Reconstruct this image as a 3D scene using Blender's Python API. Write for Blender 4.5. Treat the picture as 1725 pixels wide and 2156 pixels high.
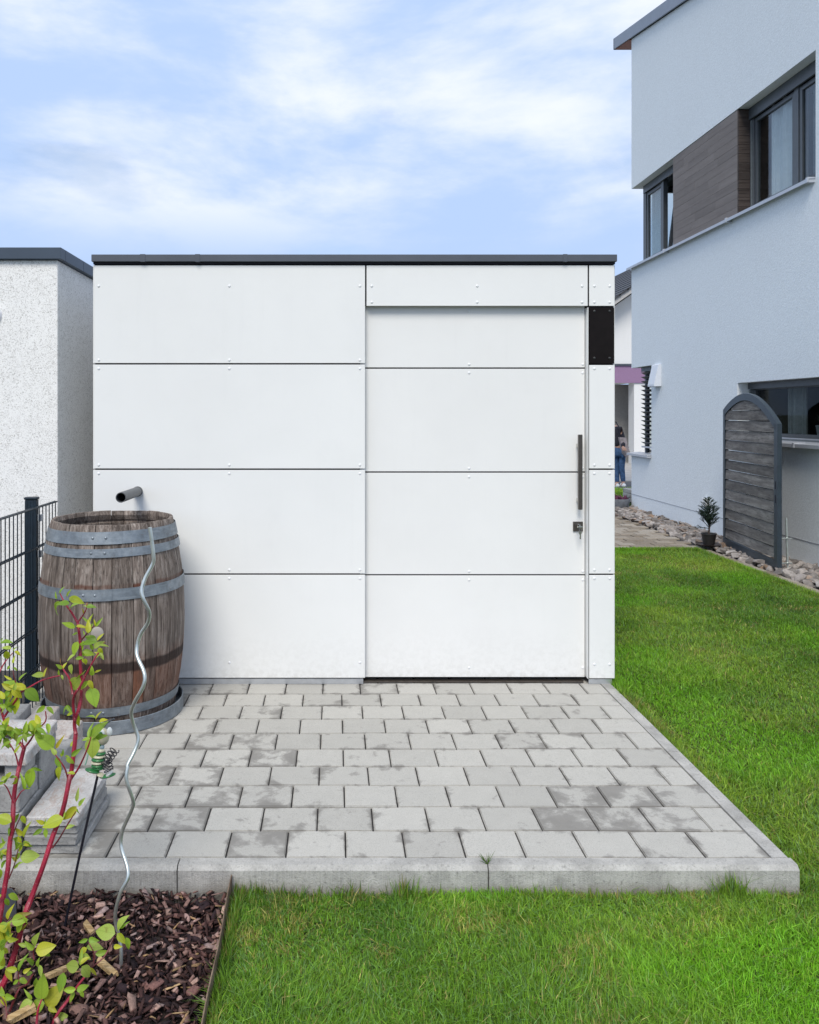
import bpy, bmesh, math, random
import numpy as np
from mathutils import Vector, Matrix, Euler, noise as mnoise

random.seed(7)
rng = np.random.default_rng(7)
for o in list(bpy.data.objects):
    bpy.data.objects.remove(o)
S = bpy.context.scene
COL = S.collection
R = math.radians

# ------------------------------------------------------------------ camera
FPX, HEYE, VX, VY = 1700.0, 1.55, 705.0, 870.0     # focal length and vanishing point measured on a 1725 x 2156 view of the photo
cam = bpy.data.cameras.new('camera')
camo = bpy.data.objects.new('camera', cam); COL.objects.link(camo)
camo.location = (0, 0, HEYE); camo.rotation_euler = (R(90), 0, 0)
cam.sensor_fit = 'HORIZONTAL'; cam.sensor_width = 36
cam.lens = 36 * FPX / 1725
cam.shift_x = (862.5 - VX) / 1725
cam.shift_y = -(1078 - VY) / 1725
cam.clip_start = 0.05; cam.clip_end = 2000
S.camera = camo

# ------------------------------------------------------------------ sky, sun, exposure
SUN_DIR = Vector((-0.17, -0.66, 0.80)).normalized()
CL1, CL2 = (0, 0, 6), (4.15, 0.2, 4.85)
W = bpy.data.worlds.new('World'); S.world = W; W.use_nodes = True
def build_world():
    nt = W.node_tree; N = nt.nodes; L = nt.links
    N.clear()
    out = N.new('ShaderNodeOutputWorld'); bg = N.new('ShaderNodeBackground')
    bg.inputs['Strength'].default_value = 0.11
    L.new(bg.outputs[0], out.inputs[0])
    sky = N.new('ShaderNodeTexSky'); sky.sky_type = 'NISHITA'; sky.sun_disc = False
    sky.sun_elevation = math.asin(SUN_DIR.z); sky.sun_rotation = math.atan2(SUN_DIR.x, SUN_DIR.y)
    sky.air_density = 1.0; sky.dust_density = 0.6; sky.ozone_density = 1.5
    tc = N.new('ShaderNodeTexCoord'); sep = N.new('ShaderNodeSeparateXYZ')
    L.new(tc.outputs['Generated'], sep.inputs[0])
    def math_(op, a, b=None, clamp=False):
        n = N.new('ShaderNodeMath'); n.operation = op; n.use_clamp = clamp
        for i, v in enumerate((a, b)):
            if v is None: continue
            if isinstance(v, (int, float)): n.inputs[i].default_value = v
            else: L.new(v, n.inputs[i])
        return n.outputs[0]
    cmb = N.new('ShaderNodeCombineXYZ'); L.new(sep.outputs[0], cmb.inputs[0]); L.new(sep.outputs[1], cmb.inputs[1])
    L.new(math_('MULTIPLY', sep.outputs[2], 2.6), cmb.inputs[2])
    def noise(scale, detail, rough, dist, off):
        mp = N.new('ShaderNodeMapping'); L.new(cmb.outputs[0], mp.inputs[0]); mp.inputs['Location'].default_value = off
        n = N.new('ShaderNodeTexNoise'); L.new(mp.outputs[0], n.inputs['Vector'])
        n.inputs['Scale'].default_value = scale; n.inputs['Detail'].default_value = detail
        n.inputs['Roughness'].default_value = rough; n.inputs['Distortion'].default_value = dist
        return n.outputs[0]
    def ramp(src, stops):
        r = N.new('ShaderNodeValToRGB'); L.new(src, r.inputs[0]); cr = r.color_ramp; cr.interpolation = 'EASE'
        while len(cr.elements) < len(stops): cr.elements.new(0.5)
        for e, (p, c) in zip(cr.elements, stops): e.position = p; e.color = (*c, 1) if len(c) == 3 else c
        return r.outputs[0]
    cover = ramp(noise(3.2, 9, 0.55, 0.25, CL1), [(0.32, (0.60,)*3), (0.46, (1,)*3)])
    shade = ramp(noise(2.7, 10, 0.58, 0.18, CL2), [(0.38, (0.0,)*3), (0.66, (1,)*3)])
    mixc = N.new('ShaderNodeMix'); mixc.data_type = 'RGBA'
    low = ramp(sep.outputs[2], [(0.17, (0.05,)*3), (0.275, (1,)*3)])
    L.new(math_('MULTIPLY', shade, low), mixc.inputs['Factor'])
    mixc.inputs['A'].default_value = (3.3, 4.4, 6.5, 1); mixc.inputs['B'].default_value = (6.0, 6.35, 7.0, 1)
    mix = N.new('ShaderNodeMix'); mix.data_type = 'RGBA'
    L.new(cover, mix.inputs['Factor']); L.new(sky.outputs[0], mix.inputs['A']); L.new(mixc.outputs['Result'], mix.inputs['B'])
    L.new(mix.outputs['Result'], bg.inputs['Color'])
build_world()
sun = bpy.data.lights.new('sun', 'SUN'); sun.energy = 2.1; sun.angle = R(26); sun.color = (1.0, 0.945, 0.85)
suno = bpy.data.objects.new('sun', sun); COL.objects.link(suno)
suno.rotation_euler = SUN_DIR.to_track_quat('Z', 'Y').to_euler(); suno.location = (-4, -6, 9)
S.view_settings.view_transform = 'Standard'; S.view_settings.look = 'None'
S.view_settings.gamma = 1; S.view_settings.use_curve_mapping = False
S.view_settings.exposure = 0.50

# ------------------------------------------------------------------ helpers
def P(x, y, Y):
    return Vector(((x - VX) * Y / FPX, Y, HEYE - (y - VY) * Y / FPX))

class NT:
    """small node-tree helper for procedural materials"""
    def __init__(s, name):
        s.m = bpy.data.materials.new(name); s.m.use_nodes = True
        s.t = s.m.node_tree; s.N = s.t.nodes; s.L = s.t.links
        s.b = s.N['Principled BSDF']; s.out = s.N['Material Output']
    def set(s, inp, v):
        i = s.b.inputs[inp]
        if hasattr(v, 'is_output'): s.L.new(v, i)
        elif isinstance(v, tuple): i.default_value = (*v, 1)[:4]
        else: i.default_value = v
    def coord(s, kind='pos', scale=(1, 1, 1), rand=False):
        if kind == 'pos': o = s.N.new('ShaderNodeNewGeometry').outputs['Position']
        else: o = s.N.new('ShaderNodeTexCoord').outputs['Object']
        if rand:
            oi = s.N.new('ShaderNodeObjectInfo'); ad = s.N.new('ShaderNodeVectorMath'); ad.operation = 'ADD'
            mu = s.N.new('ShaderNodeMath'); mu.operation = 'MULTIPLY'; mu.inputs[1].default_value = 37.0
            s.L.new(oi.outputs['Random'], mu.inputs[0]); s.L.new(o, ad.inputs[0]); s.L.new(mu.outputs[0], ad.inputs[1]); o = ad.outputs[0]
        mp = s.N.new('ShaderNodeMapping'); mp.inputs['Scale'].default_value = scale
        s.L.new(o, mp.inputs[0]); return mp.outputs[0]
    def noise(s, vec, scale, detail=4, rough=0.55, dist=0.0):
        n = s.N.new('ShaderNodeTexNoise'); s.L.new(vec, n.inputs['Vector'])
        n.inputs['Scale'].default_value = scale; n.inputs['Detail'].default_value = detail
        n.inputs['Roughness'].default_value = rough; n.inputs['Distortion'].default_value = dist
        return n.outputs[0]
    def ramp(s, f, stops):
        r = s.N.new('ShaderNodeValToRGB'); s.L.new(f, r.inputs[0]); cr = r.color_ramp
        while len(cr.elements) < len(stops): cr.elements.new(0.5)
        for e, (p, c) in zip(cr.elements, stops):
            e.position = p
            if isinstance(c, (int, float)): c = (c,)*3
            e.color = (*c, 1)
        return r.outputs[0]
    def math(s, op, a, b=0.5, clamp=False):
        n = s.N.new('ShaderNodeMath'); n.operation = op; n.use_clamp = clamp
        for i, v in enumerate((a, b)):
            if isinstance(v, (int, float)): n.inputs[i].default_value = v
            else: s.L.new(v, n.inputs[i])
        return n.outputs[0]
    def mix(s, f, a, b, mode='MIX'):
        n = s.N.new('ShaderNodeMix'); n.data_type = 'RGBA'; n.blend_type = mode
        for k, v in (('Factor', f), ('A', a), ('B', b)):
            i = n.inputs[k] if k == 'Factor' else n.inputs[k]
            if k != 'Factor': i = [q for q in n.inputs if q.name == k and q.type == 'RGBA'][0]
            else: i = [q for q in n.inputs if q.name == 'Factor' and q.type == 'VALUE'][0]
            if isinstance(v, (int, float)): 
                i.default_value = v if k == 'Factor' else (v, v, v, 1)
            elif isinstance(v, tuple): i.default_value = (*v, 1)[:4]
            else: s.L.new(v, i)
        return [q for q in n.outputs if q.type == 'RGBA'][0]
    def bump(s, h, strength=0.3, dist=0.002):
        n = s.N.new('ShaderNodeBump'); n.inputs['Strength'].default_value = strength; n.inputs['Distance'].default_value = dist
        s.L.new(h, n.inputs['Height']); s.L.new(n.outputs[0], s.b.inputs['Normal'])
    def rand(s): return s.N.new('ShaderNodeObjectInfo').outputs['Random']
    def objcol(s): return s.N.new('ShaderNodeObjectInfo').outputs['Color']
    def attr(s, name):
        n = s.N.new('ShaderNodeAttribute'); n.attribute_name = name; return n.outputs['Color']

def plain(name, col, rough=0.5, metal=0.0, var=0.12, scale=25, bump=0.0, bscale=200, bdist=0.001, spec=0.5):
    m = NT(name); c = m.coord()
    a = tuple(x * (1 - var) for x in col); b = tuple(min(1, x * (1 + var)) for x in col)
    m.set('Base Color', m.ramp(m.noise(c, scale, 5), [(0.3, a), (0.7, b)]))
    m.set('Roughness', rough); m.set('Metallic', metal); m.set('Specular IOR Level', spec)
    if bump: m.bump(m.noise(c, bscale, 3), bump, bdist)
    return m.m

WO = {}
def tag(o, label=None, cat=None, group=None, kind=None):
    if label: o['label'] = label
    if cat: o['category'] = cat
    if group: o['group'] = group
    if kind: o['kind'] = kind
    return o
def link(o, parent, origin):
    COL.objects.link(o); WO[o.name] = Vector(origin)
    if parent is not None:
        o.parent = parent; o.location = Vector(origin) - WO[parent.name]
    else: o.location = origin
    return o
def thing(name, loc, label, cat, group=None):
    o = bpy.data.objects.new(name, None); o.empty_display_size = 0.1
    link(o, None, loc); return tag(o, label, cat, group)

class MB:
    def __init__(s): s.v = []; s.f = []
    def add(s, v, f):
        n = len(s.v); s.v += [tuple(p) for p in v]; s.f += [tuple(i + n for i in q) for q in f]; return s
    def box(s, x0, x1, y0, y1, z0, z1, bev=0.0, mat=None):
        if bev > 0:
            bm = bmesh.new(); bmesh.ops.create_cube(bm, size=1)
            for q in bm.verts: q.co = Vector(((x0 + x1)/2 + q.co.x*(x1-x0), (y0 + y1)/2 + q.co.y*(y1-y0), (z0+z1)/2 + q.co.z*(z1-z0)))
            bmesh.ops.bevel(bm, geom=list(bm.edges), offset=bev, segments=1, affect='EDGES')
            bm.verts.index_update()
            v = [q.co.copy() for q in bm.verts]; f = [[q.index for q in fc.verts] for fc in bm.faces]; bm.free()
        else:
            v = [Vector(p) for p in ((x0,y0,z0),(x1,y0,z0),(x1,y1,z0),(x0,y1,z0),(x0,y0,z1),(x1,y0,z1),(x1,y1,z1),(x0,y1,z1))]
            f = [(0,3,2,1),(4,5,6,7),(0,1,5,4),(1,2,6,5),(2,3,7,6),(3,0,4,7)]
        if mat is not None: v = [mat @ p for p in v]
        return s.add(v, f)
    def tube(s, pts, rad, n=8, cap=True):
        pts = [Vector(p) for p in pts]
        if isinstance(rad, (int, float)): rad = [rad]*len(pts)
        v = []; f = []; prev = None
        for i, p in enumerate(pts):
            d = (pts[min(i+1, len(pts)-1)] - pts[max(i-1, 0)])
            d = d.normalized() if d.length > 1e-9 else Vector((0,0,1))
            if prev is None: a = d.orthogonal().normalized()
            else:
                a = prev - d * prev.dot(d); a = a.normalized() if a.length > 1e-6 else d.orthogonal().normalized()
            prev = a; b = d.cross(a)
            for k in range(n):
                t = 2*math.pi*k/n; v.append(p + (a*math.cos(t) + b*math.sin(t))*rad[i])
        for i in range(len(pts)-1):
            for k in range(n):
                f.append((i*n+k, i*n+(k+1)%n, (i+1)*n+(k+1)%n, (i+1)*n+k))
        if cap:
            f.append(tuple(range(n-1, -1, -1))); f.append(tuple((len(pts)-1)*n + k for k in range(n)))
        return s.add(v, f)
    def lathe(s, prof, c, n=32, a0=0.0, a1=2*math.pi, closed=True):
        full = closed and abs(a1 - a0 - 2*math.pi) < 1e-6
        m = n if full else n + 1
        v = []; f = []
        for r, z in prof:
            for k in range(m):
                t = a0 + (a1-a0)*k/n; v.append((c[0] + r*math.sin(t), c[1] - r*math.cos(t), c[2] + z))
        for i in range(len(prof)-1):
            for k in range(n):
                k2 = (k+1) % m; f.append((i*m+k, i*m+k2, (i+1)*m+k2, (i+1)*m+k))
        return s.add(v, f)
    def prism(s, poly, axis, d0, d1):
        """poly: 2-D outline; axis 'y': (x,z) extruded in y; 'z': (x,y) extruded in z; 'x': (y,z) extruded in x"""
        n = len(poly)
        mk = {'y': lambda p, d: (p[0], d, p[1]), 'z': lambda p, d: (p[0], p[1], d), 'x': lambda p, d: (d, p[0], p[1])}[axis]
        v = [mk(p, d0) for p in poly] + [mk(p, d1) for p in poly]
        f = [tuple(range(n)), tuple(range(2*n-1, n-1, -1))] + [(i, (i+1)%n, n+(i+1)%n, n+i) for i in range(n)]
        return s.add(v, f)
    def build(s, name, mat, parent=None, origin=None, smooth=False, solid=True):
        v = np.array(s.v, dtype=float)
        if origin is None:
            lo, hi = v.min(0), v.max(0); origin = ((lo[0]+hi[0])/2, (lo[1]+hi[1])/2, lo[2])
        me = bpy.data.meshes.new(name)
        me.from_pydata([tuple(p) for p in v - np.array(origin)], [], s.f)
        bm = bmesh.new(); bm.from_mesh(me); bmesh.ops.recalc_face_normals(bm, faces=bm.faces)
        if smooth:
            for fc in bm.faces: fc.smooth = True
            for e in bm.edges:
                if len(e.link_faces) == 2 and e.calc_face_angle(0) > R(38): e.smooth = False
        bm.to_mesh(me); bm.free()
        me.materials.append(mat)
        return link(bpy.data.objects.new(name, me), parent, origin)

def inst(name, me, parent, origin, rot=None, scale=None):
    o = bpy.data.objects.new(name, me); link(o, parent, origin)
    if rot is not None: o.rotation_euler = rot
    if scale is not None: o.scale = scale
    return o
def copy_part(src, parent, origin):
    o = src.copy(); return link(o, parent, origin)

def fast_mesh(name, verts, faces_per, nper, mat, tint=None, parent=None, origin=(0, 0, 0)):
    """verts (N,k,3); faces_per: list of index tuples inside one element"""
    Nn, k, _ = verts.shape
    me = bpy.data.meshes.new(name)
    me.vertices.add(Nn*k); me.vertices.foreach_set('co', (verts - np.array(origin)).astype(np.float32).ravel())
    li = np.concatenate([np.array(f) for f in faces_per]); sizes = np.array([len(f) for f in faces_per])
    loops = (np.arange(Nn)[:, None]*k + li[None, :]).ravel().astype(np.int32)
    tot = np.tile(sizes, Nn); start = np.concatenate([[0], np.cumsum(tot)[:-1]]).astype(np.int32)
    me.loops.add(len(loops)); me.loops.foreach_set('vertex_index', loops)
    me.polygons.add(len(tot)); me.polygons.foreach_set('loop_start', start)
    me.update(calc_edges=True)
    if tint is not None:
        a = me.color_attributes.new('tint', 'FLOAT_COLOR', 'POINT')
        c = np.ones((Nn, k, 4), dtype=np.float32); c[..., :3] = tint if tint.ndim == 3 else tint[:, None, :]
        a.data.foreach_set('color', c.ravel())
    me.materials.append(mat); me.validate()
    return link(bpy.data.objects.new(name, me), parent, origin)

# ------------------------------------------------------------------ materials
def m_stucco(name, col, bscale=70, strength=0.5, dist=0.006):
    m = NT(name); c = m.coord()
    big = m.noise(c, 0.8, 4); gr = m.noise(c, bscale*0.8, 3, 0.7)
    stn = m.ramp(m.noise(m.coord(scale=(1, 1, 0.12)), 5, 6, 0.7), [(0.55, 0.0), (0.8, 0.14)])
    col0 = m.mix(stn, m.mix(m.ramp(gr, [(0.3, 0.0), (0.7, 1.0)]), tuple(x*0.91 for x in col), tuple(x*1.03 for x in col)), tuple(x*0.8 for x in col))
    m.set('Base Color', m.mix(big, m.mix(1.0, col0, 0.95, 'MULTIPLY'), col0))
    m.set('Roughness', 0.9); m.set('Specular IOR Level', 0.2)
    m.bump(m.noise(c, bscale, 4, 0.6), strength, dist); return m.m
M_HOUSE = m_stucco('house_render', (0.80, 0.845, 0.875), 55, 0.7, 0.0050)
M_HOUSE2 = m_stucco('neighbour_render', (0.78, 0.78, 0.77))
def m_speckle():
    m = NT('speckled_plaster'); c = m.coord()
    n = m.noise(c, 72, 1, 0.5, 2.6); n2 = m.noise(c, 9, 3)
    s = m.math('ADD', n, m.math('MULTIPLY', m.math('SUBTRACT', n2, 0.5), 0.12))
    m.set('Base Color', m.ramp(s, [(0.375, (0.50, 0.49, 0.47)), (0.43, (0.79, 0.785, 0.77)), (0.62, (0.86, 0.855, 0.84))]))
    m.set('Roughness', 0.9); m.bump(n, 0.4, 0.003); return m.m
M_SPECK = m_speckle()
def m_panel(name, col, rough):
    m = NT(name); c = m.coord(rand=True); w = m.coord()
    n = m.noise(c, 1.6, 4)
    cc = m.mix(m.ramp(n, [(0.35, 0.0), (0.7, 1.0)]), col, tuple(x*0.955 for x in col))
    st = m.ramp(m.noise(m.coord(scale=(1, 1, 0.05)), 16, 6, 0.7), [(0.56, 0.0), (0.80, 0.08)])
    cc = m.mix(st, cc, tuple(x*0.72 for x in col))
    sp = m.N.new('ShaderNodeSeparateXYZ'); m.L.new(w, sp.inputs[0])
    spl = m.math('MULTIPLY', m.ramp(sp.outputs[2], [(0.02, 0.75), (0.10, 0.28), (0.34, 0.0)]), m.ramp(m.noise(w, 34, 6, 0.7), [(0.42, 0.0), (0.62, 0.38)]))
    cc = m.mix(spl, cc, (0.36, 0.34, 0.30))
    dust = m.ramp(m.noise(w, 7, 7, 0.7), [(0.55, 0.0), (0.8, 0.05)])
    cc = m.mix(dust, cc, (0.45, 0.45, 0.43))
    m.set('Base Color', cc)
    m.set('Roughness', m.ramp(m.noise(c, 6, 5), [(0.3, rough), (0.7, rough + 0.14)])); m.set('Specular IOR Level', 0.35)
    m.bump(m.noise(c, 900, 2), 0.08, 0.0005); return m.m
M_WHITE = m_panel('white_laminate', (0.79, 0.792, 0.778), 0.38)
M_DOORW = m_panel('door_laminate', (0.785, 0.782, 0.765), 0.40)
M_BLACK = plain('black_laminate', (0.008, 0.006, 0.006), 0.55, 0, 0.2, 20, spec=0.12)
M_RIVW = plain('white_rivet', (0.78, 0.79, 0.80), 0.3, 0, 0.03)
M_RIVB = plain('black_rivet', (0.02, 0.02, 0.02), 0.3)
M_SUB = plain('dark_subframe', (0.012, 0.012, 0.02), 0.8)
M_TRIM = plain('anthracite_trim', (0.075, 0.085, 0.105), 0.42, 0.0, 0.10, 4)
M_TRIM2 = plain('slate_blue_trim', (0.045, 0.065, 0.095), 0.42, 0.0, 0.10, 4)
M_ALU = plain('aluminium', (0.55, 0.57, 0.60), 0.35, 0.7, 0.08, 30)
M_STEEL = plain('brushed_steel', (0.13, 0.112, 0.098), 0.34, 0.8, 0.12, 60)
M_CHROME = plain('polished_steel', (0.62, 0.61, 0.58), 0.2, 1.0, 0.06)
M_PIPE = plain('grey_plastic_pipe', (0.085, 0.09, 0.095), 0.45, 0, 0.12, 40)
M_FENCE = plain('blue_grey_coating', (0.010, 0.020, 0.032), 0.4, 0, 0.2, 20)
M_SANDJ = plain('joint_sand', (0.035, 0.032, 0.032), 0.95, 0, 0.4, 40)
M_DARKG = plain('dark_grey_plastic', (0.06, 0.065, 0.075), 0.5, 0, 0.2, 12, 0.2, 80)

def m_slab(name='concrete_slab', base=0.445, warm=0.036):
    m = NT(name); w = m.coord(); o = m.coord('obj')
    grain = m.noise(w, 260, 4, 0.7); mott = m.noise(w, 14, 5, 0.6); fine = m.noise(w, 55, 5, 0.65)
    tone = m.ramp(m.rand(), [(0.0, 0.90), (1.0, 1.06)])
    b = (base, base*0.99 - warm*0.3, base*0.965 - warm)
    colr = m.mix(mott, tuple(x*0.90 for x in b), tuple(x*1.08 for x in b))
    colr = m.mix(m.ramp(grain, [(0.34, 0.8), (0.47, 0.0)]), colr, tuple(x*0.62 for x in b))
    spk = m.noise(w, 420, 2, 0.5)
    colr = m.mix(m.ramp(spk, [(0.30, 0.5), (0.38, 0.0)]), colr, (0.16, 0.155, 0.15))
    colr = m.mix(m.ramp(fine, [(0.60, 0.0), (0.78, 0.35)]), colr, (0.66, 0.65, 0.63))
    colr = m.mix(1.0, colr, tone, 'MULTIPLY')
    # damp patches: blotchy outlines, more on some slabs, starting from the slab edges
    sx = m.N.new('ShaderNodeSeparateXYZ'); m.L.new(o, sx.inputs[0])
    ex = m.math('MULTIPLY', m.math('ABSOLUTE', sx.outputs[0]), 1/0.102); ey = m.math('MULTIPLY', m.math('ABSOLUTE', sx.outputs[1]), 1/0.089)
    edge = m.math('POWER', m.math('MAXIMUM', ex, ey), 5.0)
    sep = m.N.new('ShaderNodeSeparateColor'); m.L.new(m.objcol(), sep.inputs[0])
    blot = m.math('ADD', m.noise(w, 9, 9, 0.68, 0.25), m.math('MULTIPLY', m.math('SUBTRACT', m.noise(w, 2.2, 6, 0.6), 0.5), 0.35))
    d = m.math('ADD', m.math('ADD', blot, m.math('MULTIPLY', edge, 0.13)), m.math('MULTIPLY', sep.outputs[0], 0.36))
    damp = m.ramp(d, [(0.625, 0.0), (0.675, 0.55), (0.76, 1.0)])
    damp = m.math('MULTIPLY', damp, 0.9)
    colr = m.mix(damp, colr, m.mix(mott, (0.165, 0.155, 0.140), (0.26, 0.247, 0.228)))
    m.set('Base Color', colr); m.set('Roughness', m.mix(damp, 0.9, 0.68)); m.set('Specular IOR Level', 0.3)
    m.bump(m.math('ADD', grain, m.math('MULTIPLY', fine, 0.6)), 0.35, 0.0018); return m.m
M_SLAB = m_slab()
def m_concrete(name, base, tint=(1, 1, 1), dirt=0.35, streak=False, pink=False):
    m = NT(name); w = m.coord(rand=False)
    g = m.noise(w, 220, 4, 0.7); mo = m.noise(w, 10, 6, 0.62); di = m.noise(w, 4, 6, 0.65)
    b = tuple(base*t for t in tint)
    c = m.mix(m.ramp(mo, [(0.3, 0.0), (0.7, 1.0)]), tuple(x*0.74 for x in b), tuple(x*1.2 for x in b))
    c = m.mix(m.ramp(g, [(0.30, 0.7), (0.43, 0.0)]), c, tuple(x*0.5 for x in b))
    c = m.mix(m.ramp(m.noise(w, 75, 5, 0.7), [(0.34, 0.75), (0.46, 0.0)]), c, tuple(x*0.55 for x in b))
    c = m.mix(m.math('MULTIPLY', m.ramp(di, [(0.5, 0.0), (0.66, 1.0)]), dirt), c, tuple(x*0.45 for x in b))
    if pink:
        pk = m.noise(m.coord(scale=(2.4, 1, 1)), 6, 7, 0.62, 1.2)
        c = m.mix(m.ramp(m.math('ABSOLUTE', m.math('SUBTRACT', pk, 0.5)), [(0.0, 0.5), (0.03, 0.0)]), c, (0.36, 0.23, 0.17))
    if streak:
        st = m.noise(m.coord(scale=(1, 1, 0.06)), 180, 3, 0.6)
        c = m.mix(m.ramp(st, [(0.45, 0.0), (0.65, 0.22)]), c, tuple(x*1.5 for x in b))
    if streak:
        sp = m.N.new('ShaderNodeSeparateXYZ'); m.L.new(w, sp.inputs[0])
        zz = m.math('ADD', sp.outputs[2], m.math('MULTIPLY', m.math('SUBTRACT', di, 0.5), 0.10))
        c = m.mix(m.ramp(zz, [(0.0, 0.0), (1.0, 0.0)]) if False else m.math('MULTIPLY', m.math('SUBTRACT', 1.0, m.math('MULTIPLY', m.math('ADD', zz, 0.10), 22.0, True), True), 0.6), c, (0.13, 0.105, 0.075))
    m.set('Base Color', c); m.set('Roughness', 0.92); m.set('Specular IOR Level', 0.25)
    m.bump(m.math('ADD', g, mo), 0.8, 0.005); return m.m
M_KERB = m_concrete('kerb_concrete', 0.44, (1, 0.97, 0.91), 0.55, True)
M_BLOCK = m_concrete('block_concrete', 0.37, (1, 0.985, 0.96), 0.45)
M_BLOCKP = m_concrete('pinkish_block', 0.56, (1, 0.93, 0.88), 0.25, pink=True)
M_BLOCKL = m_concrete('pale_slab', 0.58, (1, 0.97, 0.945), 0.3, pink=True)

def m_wood(name, cols, grainaxis=2, red=False, gscale=60, rough=0.8, pores=0.85):
    m = NT(name); sc = [1, 1, 1]; sc[grainaxis] = 0.045
    w = m.coord('pos', tuple(sc), rand=True); w2 = m.coord('pos', (1, 1, 1), rand=True)
    g = m.noise(w, gscale, 8, 0.65, 0.4); g2 = m.noise(w, gscale*3.2, 5, 0.7); b = m.noise(w2, 7, 5, 0.6)
    s = m.math('ADD', m.math('MULTIPLY', g, 0.75), m.math('MULTIPLY', b, 0.25))
    c = m.ramp(s, [(0.34, cols[0]), (0.49, cols[1]), (0.64, cols[2])])
    c = m.mix(m.ramp(g2, [(0.36, pores), (0.47, 0.0)]), c, tuple(x*0.35 for x in cols[0]))
    c = m.mix(1.0, c, m.ramp(m.rand(), [(0, 0.72), (1, 1.18)] if pores > 0.5 else [(0, 0.90), (1, 1.08)]), 'MULTIPLY')
    if red:
        geo = m.N.new('ShaderNodeNewGeometry'); sp = m.N.new('ShaderNodeSeparateXYZ'); m.L.new(geo.outputs['Position'], sp.inputs[0])
        z = m.math('ADD', sp.outputs[2], m.math('MULTIPLY', m.math('SUBTRACT', b, 0.5), 0.10))
        zr = m.ramp(z, [(0.06, 0.1), (0.16, 1.0), (0.29, 1.0), (0.40, 0.0)])
        c = m.mix(m.math('MULTIPLY', zr, m.ramp(m.rand(), [(0.15, 0.25), (0.8, 0.85)])), c, m.mix(g, (0.060, 0.020, 0.010), (0.25, 0.088, 0.040)))
        z2 = m.math('ADD', sp.outputs[2], m.math('MULTIPLY', m.math('SUBTRACT', b, 0.5), 0.03))
        band = m.ramp(m.math('ABSOLUTE', m.math('SUBTRACT', z2, 0.322)), [(0.019, 1.0), (0.030, 0.0)])
        c = m.mix(m.math('MULTIPLY', band, 0.85), c, (0.018, 0.011, 0.010))
        rb = m.ramp(m.math('ABSOLUTE', m.math('SUBTRACT', z2, 0.716)), [(0.006, 1.0), (0.013, 0.0)])
        c = m.mix(m.math('MULTIPLY', rb, m.ramp(m.rand(), [(0.25, 0.15), (0.7, 0.9)])), c, (0.10, 0.033, 0.018))
        dr = m.noise(m.coord('pos', (1, 1, 0.12)), 26, 5, 0.6)
        c = m.mix(m.math('MULTIPLY', m.ramp(dr, [(0.54, 0.0), (0.66, 1.0)]), 0.6), c, (0.035, 0.026, 0.022))
    m.set('Base Color', c); m.set('Roughness', rough); m.set('Specular IOR Level', 0.25)
    m.bump(m.math('ADD', g, m.math('MULTIPLY', g2, 0.5)), 0.55, 0.004); return m.m
M_STAVE = m_wood('barrel_oak', ((0.088, 0.068, 0.057), (0.195, 0.157, 0.134), (0.365, 0.315, 0.28)), 2, True)
M_GATEW = m_wood('weathered_board', ((0.11, 0.10, 0.093), (0.18, 0.163, 0.152), (0.28, 0.26, 0.24)), 1, False, 22, 0.8, 0.55)
M_CLAD = m_wood('grey_brown_cladding', ((0.165, 0.140, 0.126), (0.190, 0.163, 0.148), (0.215, 0.187, 0.171)), 1, False, 14, 0.6, 0.06)
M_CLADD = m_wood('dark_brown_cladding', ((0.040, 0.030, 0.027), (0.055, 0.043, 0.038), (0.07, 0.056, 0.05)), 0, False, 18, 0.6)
def m_galv():
    m = NT('galvanised_hoop'); w = m.coord()
    n = m.noise(w, 14, 6, 0.65); v = m.noise(w, 60, 4)
    s = m.noise(m.coord(scale=(1, 1, 8)), 12, 5)
    c = m.ramp(n, [(0.30, (0.13, 0.15, 0.17)), (0.5, (0.205, 0.235, 0.265)), (0.72, (0.31, 0.345, 0.375))])
    c = m.mix(m.ramp(s, [(0.55, 0.0), (0.7, 0.4)]), c, (0.34, 0.37, 0.40))
    c = m.mix(m.ramp(m.noise(w, 26, 8, 0.72), [(0.58, 0.0), (0.72, 0.5)]), c, (0.13, 0.085, 0.06))
    m.set('Base Color', c); m.set('Metallic', 0.45); m.set('Roughness', m.ramp(v, [(0.3, 0.42), (0.7, 0.6)]))
    m.bump(m.noise(w, 35, 4), 0.15, 0.002); return m.m
M_GALV = m_galv()
M_GALVW = plain('galvanised_wire', (0.58, 0.62, 0.60), 0.30, 0.75, 0.15, 30)
M_RUST = NT('rusty_edging'); _w = M_RUST.coord(); 
M_RUST.set('Base Color', M_RUST.ramp(M_RUST.noise(_w, 18, 6, 0.65), [(0.3, (0.075, 0.045, 0.028)), (0.5, (0.15, 0.098, 0.064)), (0.72, (0.26, 0.19, 0.13))]))
M_RUST.set('Roughness', 0.8); M_RUST.bump(M_RUST.noise(_w, 90, 4), 0.3, 0.002); M_RUST = M_RUST.m

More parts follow.
